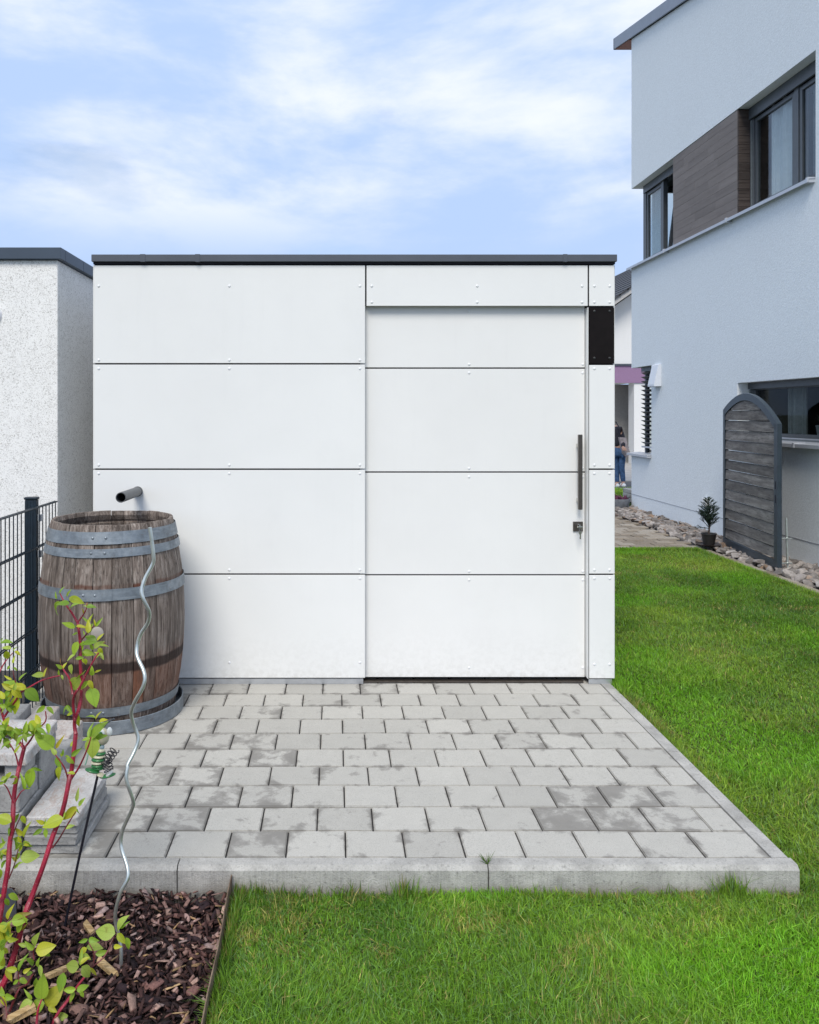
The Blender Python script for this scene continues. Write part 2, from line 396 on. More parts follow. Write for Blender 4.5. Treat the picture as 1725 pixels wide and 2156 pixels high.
def m_glass(name='window_glass', refl=0.95, base=0.02):
    m = NT(name); N, L = m.N, m.L
    tr = N.new('ShaderNodeBsdfTransparent'); tr.inputs[0].default_value = (0.82, 0.86, 0.86, 1)
    gl = N.new('ShaderNodeBsdfGlossy'); gl.inputs['Roughness'].default_value = 0.015
    fr = N.new('ShaderNodeFresnel'); bk = N.new('ShaderNodeNewGeometry').outputs['Backfacing']; L.new(m.math('SUBTRACT', 1.5, m.math('MULTIPLY', bk, 1.5 - 1/1.5)), fr.inputs[0])
    mx = N.new('ShaderNodeMixShader'); f2 = m.math('ADD', m.math('MULTIPLY', fr.outputs[0], refl), base, True)
    L.new(f2, mx.inputs[0]); L.new(tr.outputs[0], mx.inputs[1]); L.new(gl.outputs[0], mx.inputs[2])
    L.new(mx.outputs[0], m.out.inputs[0]); return m.m
M_GLASS = m_glass(); M_GLASSK = m_glass('kitchen_glass', 0.28, 0.0)
def m_leafy(name, attr=None, base=None, trans=0.35, rough=0.5, rnd=None, objc=False):
    """leaf or blade: diffuse + translucent"""
    m = NT(name); N, L = m.N, m.L
    if attr: c = m.attr(attr)
    elif objc: c = m.objcol()
    else: c = m.ramp(m.noise(m.coord(), 30, 3), [(0.3, base[0]), (0.7, base[1])])
    if objc:
        o = m.coord('obj'); sp = N.new('ShaderNodeSeparateXYZ'); L.new(o, sp.inputs[0])
        ay = m.math('ABSOLUTE', sp.outputs[1])
        ph = m.math('SUBTRACT', sp.outputs[0], m.math('MULTIPLY', ay, 0.9))
        st = m.math('ABSOLUTE', m.math('SINE', m.math('MULTIPLY', ph, 24.0)))
        vein = m.ramp(st, [(0.0, 1.0), (0.22, 0.0)])
        mid = m.ramp(ay, [(0.0, 1.0), (0.03, 0.0)])
        vv = m.math('MAXIMUM', vein, mid)
        c = m.mix(m.math('MULTIPLY', vv, 0.45), c, m.mix(1.0, c, (0.55, 0.6, 0.5), 'MULTIPLY'))
        blem = m.ramp(m.noise(m.coord('pos'), 55, 5, 0.65), [(0.60, 0.0), (0.72, 0.55)])
        c = m.mix(blem, c, (0.20, 0.15, 0.03))
        m.bump(vv, -0.35, 0.006)
    m.set('Base Color', c); m.set('Roughness', rough); m.set('Specular IOR Level', 0.35)
    tl = N.new('ShaderNodeBsdfTranslucent'); L.new(m.mix(1.0, c, (1.25, 1.2, 0.5), 'MULTIPLY'), tl.inputs[0])
    mx = N.new('ShaderNodeMixShader'); mx.inputs[0].default_value = trans
    L.new(m.b.outputs[0], mx.inputs[1]); L.new(tl.outputs[0], mx.inputs[2]); L.new(mx.outputs[0], m.out.inputs[0])
    return m.m
M_GRASS = m_leafy('grass_blade', attr='tint', trans=0.35, rough=0.55)
M_LEAF = m_leafy('dogwood_leaf', objc=True, trans=0.35, rough=0.45)
M_NEEDLE = m_leafy('spruce_needles', base=((0.010, 0.024, 0.016), (0.030, 0.055, 0.035)), trans=0.1, rough=0.6)
M_STEM = NT('red_stem'); _w = M_STEM.coord()
M_STEM.set('Base Color', M_STEM.mix(M_STEM.ramp(M_STEM.noise(_w, 230, 3), [(0.62, 0.0), (0.70, 0.7)]), M_STEM.ramp(M_STEM.noise(_w, 14, 4), [(0.3, (0.16, 0.010, 0.022)), (0.7, (0.40, 0.022, 0.055))]), (0.50, 0.28, 0.27)))
M_STEM.set('Roughness', 0.45); M_STEM = M_STEM.m
M_STEMD = plain('dark_red_twig', (0.13, 0.018, 0.022), 0.5, 0, 0.4, 60)
def m_tint(name, rough=0.9, spec=0.2, bscale=120, mul=1.0):
    m = NT(name); w = m.coord()
    c = m.mix(1.0, m.attr('tint'), m.ramp(m.noise(w, bscale, 4, 0.65), [(0.3, 0.55), (0.7, 1.25)]), 'MULTIPLY')
    m.set('Base Color', c); m.set('Roughness', rough); m.set('Specular IOR Level', spec)
    m.bump(m.noise(w, bscale*1.5, 4), 0.5, 0.002); return m.m
M_BARK = m_tint('bark_chip', 0.8, 0.3)
M_SOIL = plain('soil', (0.022, 0.014, 0.012), 0.95, 0, 0.5, 60, 0.6, 80, 0.006)
M_LAWNB = plain('lawn_soil', (0.055, 0.060, 0.018), 0.95, 0, 0.5, 9, 0.6, 80, 0.006)
def m_stone():
    m = NT('rubble_stone'); w = m.coord()
    isl = m.N.new('ShaderNodeNewGeometry').outputs['Random Per Island']
    c = m.ramp(m.math('FRACT', m.math('ADD', m.rand(), isl), 0.0), [(0.0, (0.13, 0.115, 0.105)), (0.3, (0.24, 0.215, 0.20)), (0.55, (0.31, 0.275, 0.255)), (0.8, (0.42, 0.385, 0.36)), (0.93, (0.27, 0.18, 0.12)), (1.0, (0.18, 0.16, 0.155))])
    c = m.mix(1.0, c, m.ramp(m.noise(w, 22, 6, 0.65), [(0.25, 0.5), (0.75, 1.25)]), 'MULTIPLY')
    m.set('Base Color', c); m.set('Roughness', 0.85); m.bump(m.noise(w, 60, 5), 0.6, 0.006); return m.m
M_STONE = m_stone()
def m_paver():
    m = NT('path_paver'); w = m.coord()
    c = m.ramp(m.rand(), [(0.0, (0.19, 0.155, 0.115)), (0.5, (0.27, 0.225, 0.175)), (1.0, (0.34, 0.30, 0.25))])
    c = m.mix(1.0, c, m.ramp(m.noise(w, 25, 5, 0.65), [(0.25, 0.65), (0.75, 1.2)]), 'MULTIPLY')
    m.set('Base Color', c); m.set('Roughness', 0.85); m.bump(m.noise(w, 120, 4), 0.4, 0.003); return m.m
M_PAVER = m_paver()

# ------------------------------------------------------------------ ground, lawn base, bed, terrace
PH = -0.098                                       # level of front lawn and bark bed below the terrace
def lawn_z(x, y):
    """lawn surface: low in front of the terrace, rising beside it towards the path"""
    t = np.clip((y - 2.6)/2.4, 0, 1); t = t*t*(3 - 2*t)
    return PH + (-0.012 - PH)*t
g = MB(); g.add([(-700, -700, -0.22), (700, -700, -0.22), (700, 700, -0.22), (-700, 700, -0.22)], [(0, 1, 2, 3)])
tag(g.build('ground', plain('far_ground', (0.10, 0.11, 0.07), 0.95, 0, 0.3, 0.4), None, (0, 0, -0.22)), kind='structure')
def grid_sheet(name, x0, x1, y0, y1, nx, ny, zf, mat):
    v = []; f = []
    for j in range(ny+1):
        for i in range(nx+1):
            x = x0+(x1-x0)*i/nx; y = y0+(y1-y0)*j/ny; v.append((x, y, float(zf(x, y))))
    for j in range(ny):
        for i in range(nx): a = j*(nx+1)+i; f.append((a, a+1, a+nx+2, a+nx+1))
    return MB().add(v, f).build(name, mat, None, ((x0+x1)/2, (y0+y1)/2, v[0][2]), smooth=True)
tag(grid_sheet('lawn', -0.345, 4.135, 0.3, 9.2, 40, 70, lambda x, y: lawn_z(x, y) - 0.006 - (0.10 if (x < 1.57 and y > 2.76) else 0), M_LAWNB), kind='structure')
bed = tag(grid_sheet('bark_bed', -2.6, -0.352, 0.3, 2.757, 30, 30, lambda x, y: PH - 0.022 + 0.012*mnoise.noise((x*5, y*5, 0)), M_SOIL), kind='structure')

# terrace: sand bed, slabs one by one, kerb stones
TX0, TX1, TY0, TY1 = -1.66, 1.521, 2.815, 5.02
terr = MB().box(TX0, TX1, TY0 - 0.02, TY1, -0.16, -0.010).build('terrace', M_SANDJ, None, (0, 3.7, -0.16)); tag(terr, kind='structure')
TW, TD, GAP = 0.2100, 0.1826, 0.0062
def slab_mesh(w, d):
    bm = bmesh.new(); bmesh.ops.create_cube(bm, size=1)
    for q in bm.verts: q.co = Vector((q.co.x*w, q.co.y*d, -0.02 + q.co.z*0.04))
    top = [e for e in bm.edges if all(v.co.z > -0.001 for v in e.verts)]
    bmesh.ops.bevel(bm, geom=top, offset=0.0035, segments=2, affect='EDGES')
    me = bpy.data.meshes.new('paving_slab'); bm.to_mesh(me); bm.free(); me.materials.append(M_SLAB); return me
full = slab_mesh(TW - GAP, TD - GAP); cache = {}
wet = {(2, 8): 0.55, (2, 9): 0.42, (1, 9): 0.62, (1, 10): 0.42, (1, 11): 0.15, (0, 3): 0.35, (5, 4): 0.62, (2, 10): 0.3}
nrow = int((TY1 - TY0)/TD + 0.5)
for r in range(nrow):
    ph = 0.0386 + (0.105 if r % 2 else 0.0)
    k0 = math.floor((TX0 - ph)/TW)
    for k in range(k0, 25):
        a = ph + k*TW; b = a + TW
        a2, b2 = max(a, TX0), min(b, TX1)
        if TX1 - b2 < 0.04: b2 = TX1 + 0.004
        if b2 - a2 < 0.03 or a2 > TX1 - 0.04: continue
        w = b2 - a2; y = TY0 + (r + 0.5)*TD
        if abs(w - TW) < 1e-4: me = full
        else: me = cache.setdefault(round(w, 3), slab_mesh(w - GAP, TD - GAP))
        o = inst('paving_slab', me, terr, ((a2+b2)/2, y, random.uniform(-0.0022, 0.0016)),
                 (R(random.uniform(-.35, .35)), R(random.uniform(-.35, .35)), R(random.uniform(-.25, .25))))
        left = max(0, min(1, (-(a2+b2)/2 + 0.05)/0.9)) * max(0, min(1, (3.9 - y)/0.5))
        px = 705 + 1700*((a2+b2)/2)/y; py = 870 + 2635/y
        d = 0.02 + 0.26*left + random.uniform(-0.12, 0.14)
        if random.random() < 0.10: d += 0.2
        for wx, wy, ww in ((1205, 1725, .55), (1300, 1725, .38), (1225, 1675, .42), (1340, 1675, .36), (590, 1595, .5), (420, 1675, .4), (540, 1775, .35), (415, 1720, .4), (415, 1635, .35), (1190, 1565, .15)):
            if abs(px - wx) < 52 and abs(py - wy) < 20: d = max(d, ww + 0.06)
        o.color = (max(0, d), 0, 0, 1)
def kerb_prof_front(x0, x1):
    y1, y0, zt = TY0 - 0.003, 2.757, 0.001
    return MB().prism([(y0, -0.24), (y0, zt-0.014), (y0+0.013, zt), (y1, zt), (y1, -0.24)], 'x', x0, x1)
for a, b in ((-2.66, -1.604), (-1.600, -0.5405), (-0.5365, 0.5230), (0.5270, 1.588)):
    kerb_prof_front(a, b).build('kerb_stone', M_KERB, terr)
for a, b in ((2.815, 3.690), (3.694, 4.69), (4.694, 5.02)):
    MB().prism([(TX1+0.003, -0.24), (TX1+0.003, 0.0015), (TX1+0.058, 0.0015), (TX1+0.066, -0.008), (TX1+0.066, -0.24)], 'y', a, b).build('kerb_stone', M_KERB, terr)

# path behind the lawn, border strip, stone strip along the house
path = MB().box(1.7, 4.279, 9.31, 14.0, -0.12, -0.018).build('path', M_SANDJ, None, (2.9, 11.6, -0.12)); tag(path, kind='structure')
pm = MB().box(-0.098, 0.098, -0.078, 0.078, -0.05, 0, 0.004); pme = pm.build('paver', M_PAVER, path, (0, 0, 0)); pmesh = pme.data
bpy.data.objects.remove(pme)
r = 0; y = 9.40
while y < 13.95:
    x = 4.17 - (0.1 if r % 2 else 0)
    while x > max(1.8, 0.345*y - 0.35):
        inst('paver', pmesh, path, (x, y, random.uniform(-0.006, 0.004)), (0, R(random.uniform(-.8, .8)), R(random.uniform(-.6, .6))))
        x -= 0.205
    y += 0.165; r += 1
border = MB().box(4.137, 4.277, 3.0, 9.3, -0.2, -0.03).build('lawn_border', M_SANDJ, None, (4.2, 8, -0.2)); tag(border, kind='structure')
bmesh_ = MB().box(-0.066, 0.066, -0.121, 0.121, -0.07, 0, 0.005).build('border_block', M_PAVER, border, (0, 0, 0)); bdat = bmesh_.data; bpy.data.objects.remove(bmesh_)
y = 4.6
while y < 9.3:
    inst('border_block', bdat, border, (4.207, y, -0.004 + random.uniform(-.004, .003)), (0, 0, R(random.uniform(-.6, .6)))); y += 0.248
strip = MB().box(4.28, 4.90, 3.0, 13.6, -0.25, -0.06).build('stone_strip', M_SOIL, None, (4.6, 8, -0.25)); tag(strip, kind='structure')
stone_meshes = []
for i in range(8):
    bm = bmesh.new(); bmesh.ops.create_icosphere(bm, subdivisions=2, radius=1)
    off = Vector((i*7.3, i*3.1, 0))
    pl = [(Vector((random.gauss(0, 1), random.gauss(0, 1), random.gauss(0, 1))).normalized(), random.uniform(0.38, 0.72)) for _ in range(10)]
    for q in bm.verts:
        p = q.co * (1 + 0.25*mnoise.noise(q.co*1.3 + off))
        for n, d in pl:
            e = p.dot(n) - d
            if e > 0: p -= n*e
        q.co = p
    me = bpy.data.meshes.new('stone'); bm.to_mesh(me); bm.free(); me.materials.append(M_STONE); stone_meshes.append(me)
spots = []
y = 5.2
while y < 13.5:
    for lay in range(2):
        x = 4.33 + random.uniform(0, .06)
        while x < 4.86:
            spots.append((x + random.uniform(-.02, .02), y + random.uniform(-.03, .03), -0.03 + 0.022*lay + random.uniform(-.01, .025)))
            x += random.uniform(0.065, 0.11)
    y += 0.092
vis = [s for s in spots if 705 + 1700*s[0]/s[1] < 1760]
vis.sort(key=lambda s: s[1]); nearset = vis[:300]; rest = vis[300:]
def stone_xf(s):
    sz = random.uniform(0.036, 0.082)
    return Matrix.LocRotScale(Vector(s), Euler((random.uniform(-.5, .5), random.uniform(-.5, .5), random.uniform(0, 6.28))), Vector((sz*1.25, sz, sz*0.62)))
for s in nearset:
    m4 = stone_xf(s); l, q, c = m4.decompose()
    o = inst('stone', random.choice(stone_meshes), strip, l, q.to_euler(), c)
mb = MB()
for s in rest:
    m4 = stone_xf(s); me = random.choice(stone_meshes)
    mb.add([m4 @ v.co for v in me.vertices], [tuple(p.vertices) for p in me.polygons])
tag(mb.build('stones', M_STONE, strip), kind='stuff')

# beyond the path: planting strip, kerb, road, driveway
tag(MB().box(2.5, 9.0, 14.02, 16.35, -0.3, -0.02).build('planting_strip', plain('planting', (0.06, 0.09, 0.03), 0.95, 0, 0.5, 8, 0.6, 30, 0.02), None, (5, 15, -0.3)), kind='structure')
tag(MB().box(2.0, 14.0, 16.36, 16.50, -0.3, 0.03, 0.01).build('road_kerb', M_KERB, None, (8, 16.4, -0.3)), kind='structure')
tag(MB().box(-14, 30, 16.52, 18.9, -0.3, -0.05).build('road', plain('asphalt', (0.10, 0.10, 0.105), 0.9, 0, 0.2, 40, 0.4, 150, 0.004), None, (8, 17.7, -0.3)), kind='structure')
tag(MB().box(-14, 30, 18.92, 42, -0.3, -0.03).build('driveway', plain('light_paving', (0.36, 0.35, 0.34), 0.9, 0, 0.2, 3, 0.3, 60, 0.004), None, (8, 22, -0.3)), kind='structure')

# ------------------------------------------------------------------ garden shed
YS = 4.61
k = YS/FPX
def sx(x): return (x - VX)*k
def sz(y): return HEYE - (y - VY)*k
shed = thing('garden_shed', (0.11, 6.0, 0.0), 'flat roofed white panel garden shed with a sliding door', 'shed')
body = MB().box(-1.372, 1.594, 4.71, 7.4, 0.02, 2.40)
body.box(-1.372, 0.145, YS+0.018, 4.708, 0.03, 2.40)
body.box(0.147, 1.440, YS+0.018, 4.708, sz(641), 2.40)
body.box(1.452, 1.594, YS+0.018, 4.708, 0.03, 2.40)
body.build('subframe', M_SUB, shed)
rb = bmesh.new(); bmesh.ops.create_uvsphere(rb, u_segments=10, v_segments=6, radius=0.0080)
for q in rb.verts: q.co.y *= 0.42
rm = bpy.data.meshes.new('rivet'); rb.to_mesh(rm)
for p in rm.polygons: p.use_smooth = True
rm.materials.append(M_RIVW); rmb = rm.copy(); rmb.materials[0] = M_RIVB; rb.free()
def panel(name, x0, x1, y0, y1, Y, mat, riv, rmesh=rm, thick=0.008, gap=0.0044, label=None):
    kk = Y/FPX
    X0, X1 = (x0-VX)*kk + gap, (x1-VX)*kk - gap; Z1, Z0 = HEYE-(y0-VY)*kk - gap, HEYE-(y1-VY)*kk + gap
    o = MB().box(X0, X1, Y, Y+thick, Z0, Z1, 0.0012).build(name, mat, shed)
    if label: o['label'] = label
    for rx, ry in riv:
        inst('rivet', rmesh, o, ((rx-VX)*kk, Y - 0.0005, HEYE-(ry-VY)*kk))
    return o
rows = [(557, 766, (602, 758)), (766, 988, (776, 979)), (988, 1209, (997, 1200)), (1209, 1429, (1218, 1395))]
for y0, y1, ys in rows:
    panel('wall_panel', 197, 770.5, y0, y1, YS, M_WHITE, [(x, y) for x in (208, 483, 758) for y in ys])
panel('lintel_panel', 770.5, 1239.5, 557, 645.5, YS, M_WHITE, [(x, y) for x in (783, 1005, 1226) for y in (602, 636)])
panel('corner_panel', 1239.5, 1295.5, 557, 645.5, YS, M_WHITE, [(x, y) for x in (1252, 1284) for y in (602, 636)])
panel('corner_panel', 1239.5, 1295.5, 645.5, 767, YS, M_BLACK, [(x, y) for x in (1252, 1284) for y in (655, 754)], rmb, label='black panel at the corner of the shed')
for y0, y1, ys in ((767, 988, (776, 979)), (988, 1209.5, (997, 1200)), (1209.5, 1430, (1218, 1399))):
    panel('corner_panel', 1239.5, 1295.5, y0, y1, YS, M_WHITE, [(x, y) for x in (1252, 1284) for y in ys])
YD = 4.655
for y0, y1, ys in ((640, 775, (655, 767)), (775, 994, (785, 986)), (994, 1210.5, (1004, 1203)), (1210.5, 1427, (1221, 1406))):
    panel('door_panel', 756, 1233, y0, y1, YD, M_DOORW, [(x, y) for x in (988, 1227.5) for y in ys], gap=0.0040)
MB().box(sx(760), 1.432, YD+0.0085, YD+0.040, 0.034, sz(645)).build('door_leaf', M_SUB, shed)
MB().box(1.4455, 1.4490, YS+0.001, YD+0.045, 0.033, sz(647)).build('door_jamb', M_WHITE, shed)
MB().box(sx(197)+.03, sx(765), YS+0.008, YS+0.016, 0.0015, sz(1430)).build('base_strip', M_ALU, shed)
MB().box(sx(1241), sx(1290), YS+0.008, YS+0.016, 0.0015, sz(1430.5)).build('base_strip', M_ALU, shed)
MB().box(0.16, 1.43, 4.640, 4.668, 0.0012, 0.012).build('door_rail', M_STEEL, shed)
# roof edge: main strip with lapped joints
MB().box(-1.378, 1.600, YS-0.004, 7.40, sz(557)+0.002, sz(551.5)).build('roof_upstand', M_SUB, shed)
roof = MB().box(-1.384, 1.606, YS-0.022, 7.41, sz(552)+0.0005, sz(537), 0.002).build('roof_edge', M_TRIM, shed)
for x0, x1 in ((295, 306), (411, 421), (1186, 1195)):
    kk = (YS-0.022)/FPX
    MB().box((x0-VX)*kk, (x1-VX)*kk, YS-0.0245, 4.70, sz(552.6), sz(536.4), 0.0008).build('trim_joint', M_TRIM, roof)
for X0, X1 in ((1.596, 1.604), (-1.384, -1.3755)):
    for z0, z1 in ((0.031, 0.626), (0.632, 1.226), (1.232, 1.830), (1.836, 2.398)):
        MB().box(X0, X1, YS+0.014, 7.39, z0, z1).build('side_panel', M_WHITE, shed)
# pull handle, lock plate and key
kk = YD/FPX
def dx(x): return (x-VX)*kk
def dz(y): return HEYE-(y-VY)*kk
kh = (YD-0.05)/FPX
hd = MB().box(1.3900, 1.4120, YD-0.058, YD-0.036, HEYE-(1073-VY)*kh, HEYE-(915-VY)*kh, 0.0012).build('door_handle', M_STEEL, shed)
for yy in (938, 1052): MB().box(1.3920, 1.4090, YD-0.0355, YD-0.0005, dz(yy+4), dz(yy-4), 0.001).build('standoff', M_CHROME, hd)
lk = MB().box(dx(1206.5), dx(1227), YD-0.009, YD-0.0005, dz(1118.5), dz(1098), 0.0012).build('lock_plate', M_STEEL, shed)
cy = MB().tube([(dx(1217), YD-0.0095, dz(1106)), (dx(1217), YD-0.022, dz(1106))], 0.0105, 14); cy.build('lock_cylinder', M_CHROME, lk, smooth=True)
ky = MB()
ky.box(dx(1214.5), dx(1216.5), YD-0.052, YD-0.0225, dz(1109), dz(1103), 0.0004)
ky.box(dx(1210), dx(1221), YD-0.064, YD-0.050, dz(1108.5), dz(1105), 0.001)
for a in range(16):
    t = 2*math.pi*a/16; t2 = 2*math.pi*(a+1)/16
    ky.tube([(dx(1216)+.010*math.sin(t)*.6, YD-0.056, dz(1112)+.012*math.cos(t)), (dx(1216)+.010*math.sin(t2)*.6, YD-0.056, dz(1112)+.012*math.cos(t2))], 0.0012, 5)
ky.prism([(dx(1213), dz(1116)), (dx(1218), dz(1115)), (dx(1219), dz(1119)), (dx(1217.3), dz(1123)), (dx(1217.5), dz(1132)), (dx(1214.5), dz(1132)), (dx(1214.8), dz(1123)), (dx(1212.5), dz(1120))], 'y', YD-0.058, YD-0.0555)
ky.build('key', M_CHROME, lk)
# drain pipe poking out of the wall over the barrel (hollow)
pp = MB().lathe([(0.0235, 0), (0.0270, 0), (0.0270, 0.40), (0.0290, 0.40), (0.0290, 0.425), (0.0, 0.425), ], (0, 0, 0), 28)
pp.lathe([(0.0235, 0), (0.0232, 0.42)], (0, 0, 0), 28)
rotm = Matrix.Translation(P(254.5, 1047.5, 4.19)) @ Euler((R(-90) + R(-1.2), 0, R(2.0))).to_matrix().to_4x4()
pp.v = [tuple(rotm @ Vector(v)) for v in pp.v]
pp.build('drain_pipe', M_PIPE, shed, smooth=True)

# ------------------------------------------------------------------ garage on the left
gar = thing('garage', (-3.3, 6.5, 0), 'white speckled plaster garage wall with blue grey roof edge', 'garage')
GX, GY = -1.668, 4.86
MB().box(-5.2, GX, GY, 9.5, -0.05, 2.472, 0.004).build('wall', M_SPECK, gar)
t = MB(); gz0, gz1 = 2.474, 2.543
for a, b in ((-5.24, -2.06), (-2.056, GX+0.03)): t.box(a, b, GY-0.03, GY+0.05, gz0, gz1, 0.002)
t.build('roof_edge', M_TRIM2, gar)
t = MB()
for a, b in ((GY+0.052, 5.26), (5.264, 9.5)): t.box(GX-0.05, GX+0.03, a, b, gz0, gz1, 0.002)
t.build('roof_edge', M_TRIM2, gar)
MB().box(-5.15, GX-0.055, GY+0.055, 9.45, 2.4735, 2.50).build('roof', M_TRIM2, gar)
pr = MB().lathe([(0.0, 0.02), (0.05, 0.02), (0.06, 0.0)], (0, 0, 0), 20)
rotm = Matrix.Translation(P(-16, 663, GY)) @ Euler((R(90), 0, 0)).to_matrix().to_4x4(); pr.v = [tuple(rotm @ Vector(v)) for v in pr.v]
pr.build('vent_cover', M_RIVW, gar, smooth=True)

# ------------------------------------------------------------------ double wire fence
FX, FTOP = -1.60, 1.051
fen = thing('wire_fence', (FX, 4.36, 0), 'dark blue grey double wire mesh fence beside the barrel', 'fence')
for y in (4.36, 1.86):
    p = MB().box(FX-0.068, FX+0.004-0.010, y-0.02, y+0.02, -0.1, 1.083, 0.003)
    for q in range(3): p.box(FX-0.060+q*0.018, FX-0.054+q*0.018, y-0.0225, y-0.0195, -0.1, 1.075)
    po = p.build('post', M_FENCE, fen)
    MB().box(FX-0.072, FX-0.002, y-0.024, y+0.024, 1.084, 1.098, 0.004).build('post_cap', M_FENCE, po)
    for z in (0.985, 0.79, 0.35):
        MB().box(FX-0.004, FX+0.016, y-0.006, y+0.024, z-0.018, z+0.018, 0.002).build('clamp', M_ALU, po)
vw = MB().tube([(0, 0, -0.02), (0, 0, FTOP)], 0.0032, 6).build('wire', M_FENCE, fen, (0, 0, 0)); vwm = vw.data; bpy.data.objects.remove(vw)
y = 4.595
while y > 1.9:
    inst('wire', vwm, fen, (FX+0.010, y, 0)); y -= 0.05
for i in range(6):
    z = FTOP - 0.004 - 0.213*i
    for xx in ((FX+0.002, FX+0.018) if i else (FX+0.003, FX+0.017)):
        MB().tube([(xx, 4.603, z), (xx, 1.85, z)], 0.0045, 6).build('rail', M_FENCE, fen)
tag(MB().box(-3.0, -1.66, 2.76, 4.85, -0.3, 0.004).build('gravel_ground', plain('dark_gravel', (0.05, 0.045, 0.042), 0.95, 0, 0.6, 60, 0.8, 60, 0.01), None, (-2.4, 3.8, -0.3)), kind='structure')

# ------------------------------------------------------------------ barrel in a tray
BX, BY, BZ = -1.160, 4.225, 0.012
tray = thing('metal_tray', (BX, BY, 0), 'low round galvanised tray under the wooden barrel', 'tray')
MB().lathe([(0.0, 0.006), (0.352, 0.006), (0.356, 0.010), (0.354, 0.066), (0.359, 0.068), (0.361, 0.066), (0.361, 0.002), (0.0, 0.002)], (BX, BY, 0.0015), 64).build('tray_body', M_GALV, tray, smooth=True)
for a in (9.5, 3.0): 
    t = R(a); MB().lathe([(0.0, 0.004), (0.004, 0.003), (0.006, 0.0)], (0, 0, 0), 8)
bar = thing('wine_barrel', (BX, BY, BZ), 'weathered open wooden barrel with galvanised hoops below the drain pipe', 'barrel')
ZR = [(0.0, 0.318), (0.10, 0.333), (0.20, 0.351), (0.32, 0.365), (0.45, 0.371), (0.55, 0.370), (0.68, 0.363), (0.80, 0.347), (0.88, 0.333), (0.95, 0.319), (0.993, 0.309)]
def br(z): return float(np.interp(z, [a for a, _ in ZR], [b for _, b in ZR]))
ns = 27; edges = []; t = 0
wd = [random.uniform(0.72, 1.28) for _ in range(ns)]; tot = sum(wd)
for w in wd: edges.append(t); t += 2*math.pi*w/tot
edges.append(2*math.pi)
for i in range(ns):
    a0, a1 = edges[i] + 0.0048, edges[i+1] - 0.0048
    dr = random.uniform(-0.0022, 0.0022); zt = 0.993 + random.uniform(-0.002, 0.003); chip = random.random() < 0.08
    if chip: zt -= 0.008
    zs = [0.0, 0.06, 0.12, 0.2, 0.29, 0.38, 0.47, 0.56, 0.66, 0.75, 0.83, 0.90, 0.95]; nA = 3
    out = [(br(z) + dr, z) for z in zs] + [(br(zt) + dr, zt - 0.004), (br(zt) - 0.004 + dr, zt)]
    inn = [(br(zt) - 0.017, zt - 0.001), (br(zt) - 0.024, zt - 0.022), (br(0.95) - 0.024, 0.945), (br(0.945) - 0.019, 0.942), (br(0.93) - 0.019, 0.932), (br(0.93) - 0.029, 0.928)] + [(br(z) - 0.030, z) for z in (0.75, 0.5, 0.2, 0.0)]
    prof = out + inn
    mb = MB(); v = []; f = []; n = len(prof); crown = 0.0011
    for j in range(nA+1):
        th = a0 + (a1-a0)*j/nA
        bulge = crown*(1 - (2*j/nA-1)**2) - crown
        for q, (r_, z) in enumerate(prof):
            rr = r_ + (bulge if q < len(out) else 0)
            v.append((BX + rr*math.sin(th), BY - rr*math.cos(th), BZ + z))
    for j in range(nA):
        for q in range(n): f.append((j*n+q, j*n+(q+1) % n, (j+1)*n+(q+1) % n, (j+1)*n+q))
    f.append(tuple(range(n))); f.append(tuple(nA*n + q for q in range(n-1, -1, -1)))
    mb.add(v, f).build('stave', M_STAVE, bar, smooth=True)
MB().lathe([(0.0, 0.0), (0.33, 0.0)], (BX, BY, BZ+0.62), 40).build('water', plain('dark_water', (0.006, 0.006, 0.005), 0.08), bar)
def hoop(z0, z1, seam, rivs, tilt=0.0):
    mb = MB(); n = 90
    a0, a1 = R(seam) - 2*math.pi, R(seam) + R(9)       # the end laps over its start
    v = []; f = []
    for j in range(n+1):
        th = a0 + (a1-a0)*j/n; lap = 0.0026 if th > R(seam) - R(28) else 0.0
        w = 0.0006*math.sin(th*3 + z0*40)
        for q, (z, o_) in enumerate(((z0, 0.002), (z0, 0.0045), (z1, 0.0045), (z1, 0.002))):
            rr = br(z) + o_ + lap + w + 0.0004
            zz = z + 0.003*math.sin(th - 0.4)
            v.append((BX + rr*math.sin(th), BY - rr*math.cos(th), BZ + zz))
    for j in range(n):
        for q in range(4): f.append((j*4+q, j*4+(q+1) % 4, (j+1)*4+(q+1) % 4, (j+1)*4+q))
    f.append((0, 1, 2, 3)); f.append((n*4+3, n*4+2, n*4+1, n*4))
    h = mb.add(v, f).build('hoop', M_GALV, bar, smooth=True)
    zm = (z0+z1)/2
    for a in rivs:
        t = R(a); rr = br(zm) + 0.0075
        c = Vector((BX + rr*math.sin(t), BY - rr*math.cos(t), BZ + zm))
        s = MB().lathe([(0.0, 0.0048), (0.0045, 0.0036), (0.0075, 0.0)], (0, 0, 0), 10)
        mt = Matrix.Translation(c) @ Matrix.Rotation(t, 4, 'Z') @ Matrix.Rotation(R(90), 4, 'X')
        s.v = [tuple(mt @ Vector(q)) for q in s.v]; s.build('rivet', M_GALV, h, smooth=True)
hoop(0.905, 0.964, 13.5, (-1.4, 9.4)); hoop(0.843, 0.884, 13.0, (-2.0, 8.8)); hoop(0.640, 0.694, 5.5, (-6.6, 2.2)); hoop(0.072, 0.116, 12, (-2, 7.5))
mb = MB().lathe([(0.0, 0.006), (0.026, 0.006), (0.030, 0.003), (0.030, -0.01)], (0, 0, 0), 18)
t = R(4); rr = br(0.488)
mt = Matrix.Translation((BX + rr*math.sin(t), BY - rr*math.cos(t), BZ + 0.488)) @ Matrix.Rotation(t, 4, 'Z') @ Matrix.Rotation(R(90), 4, 'X')
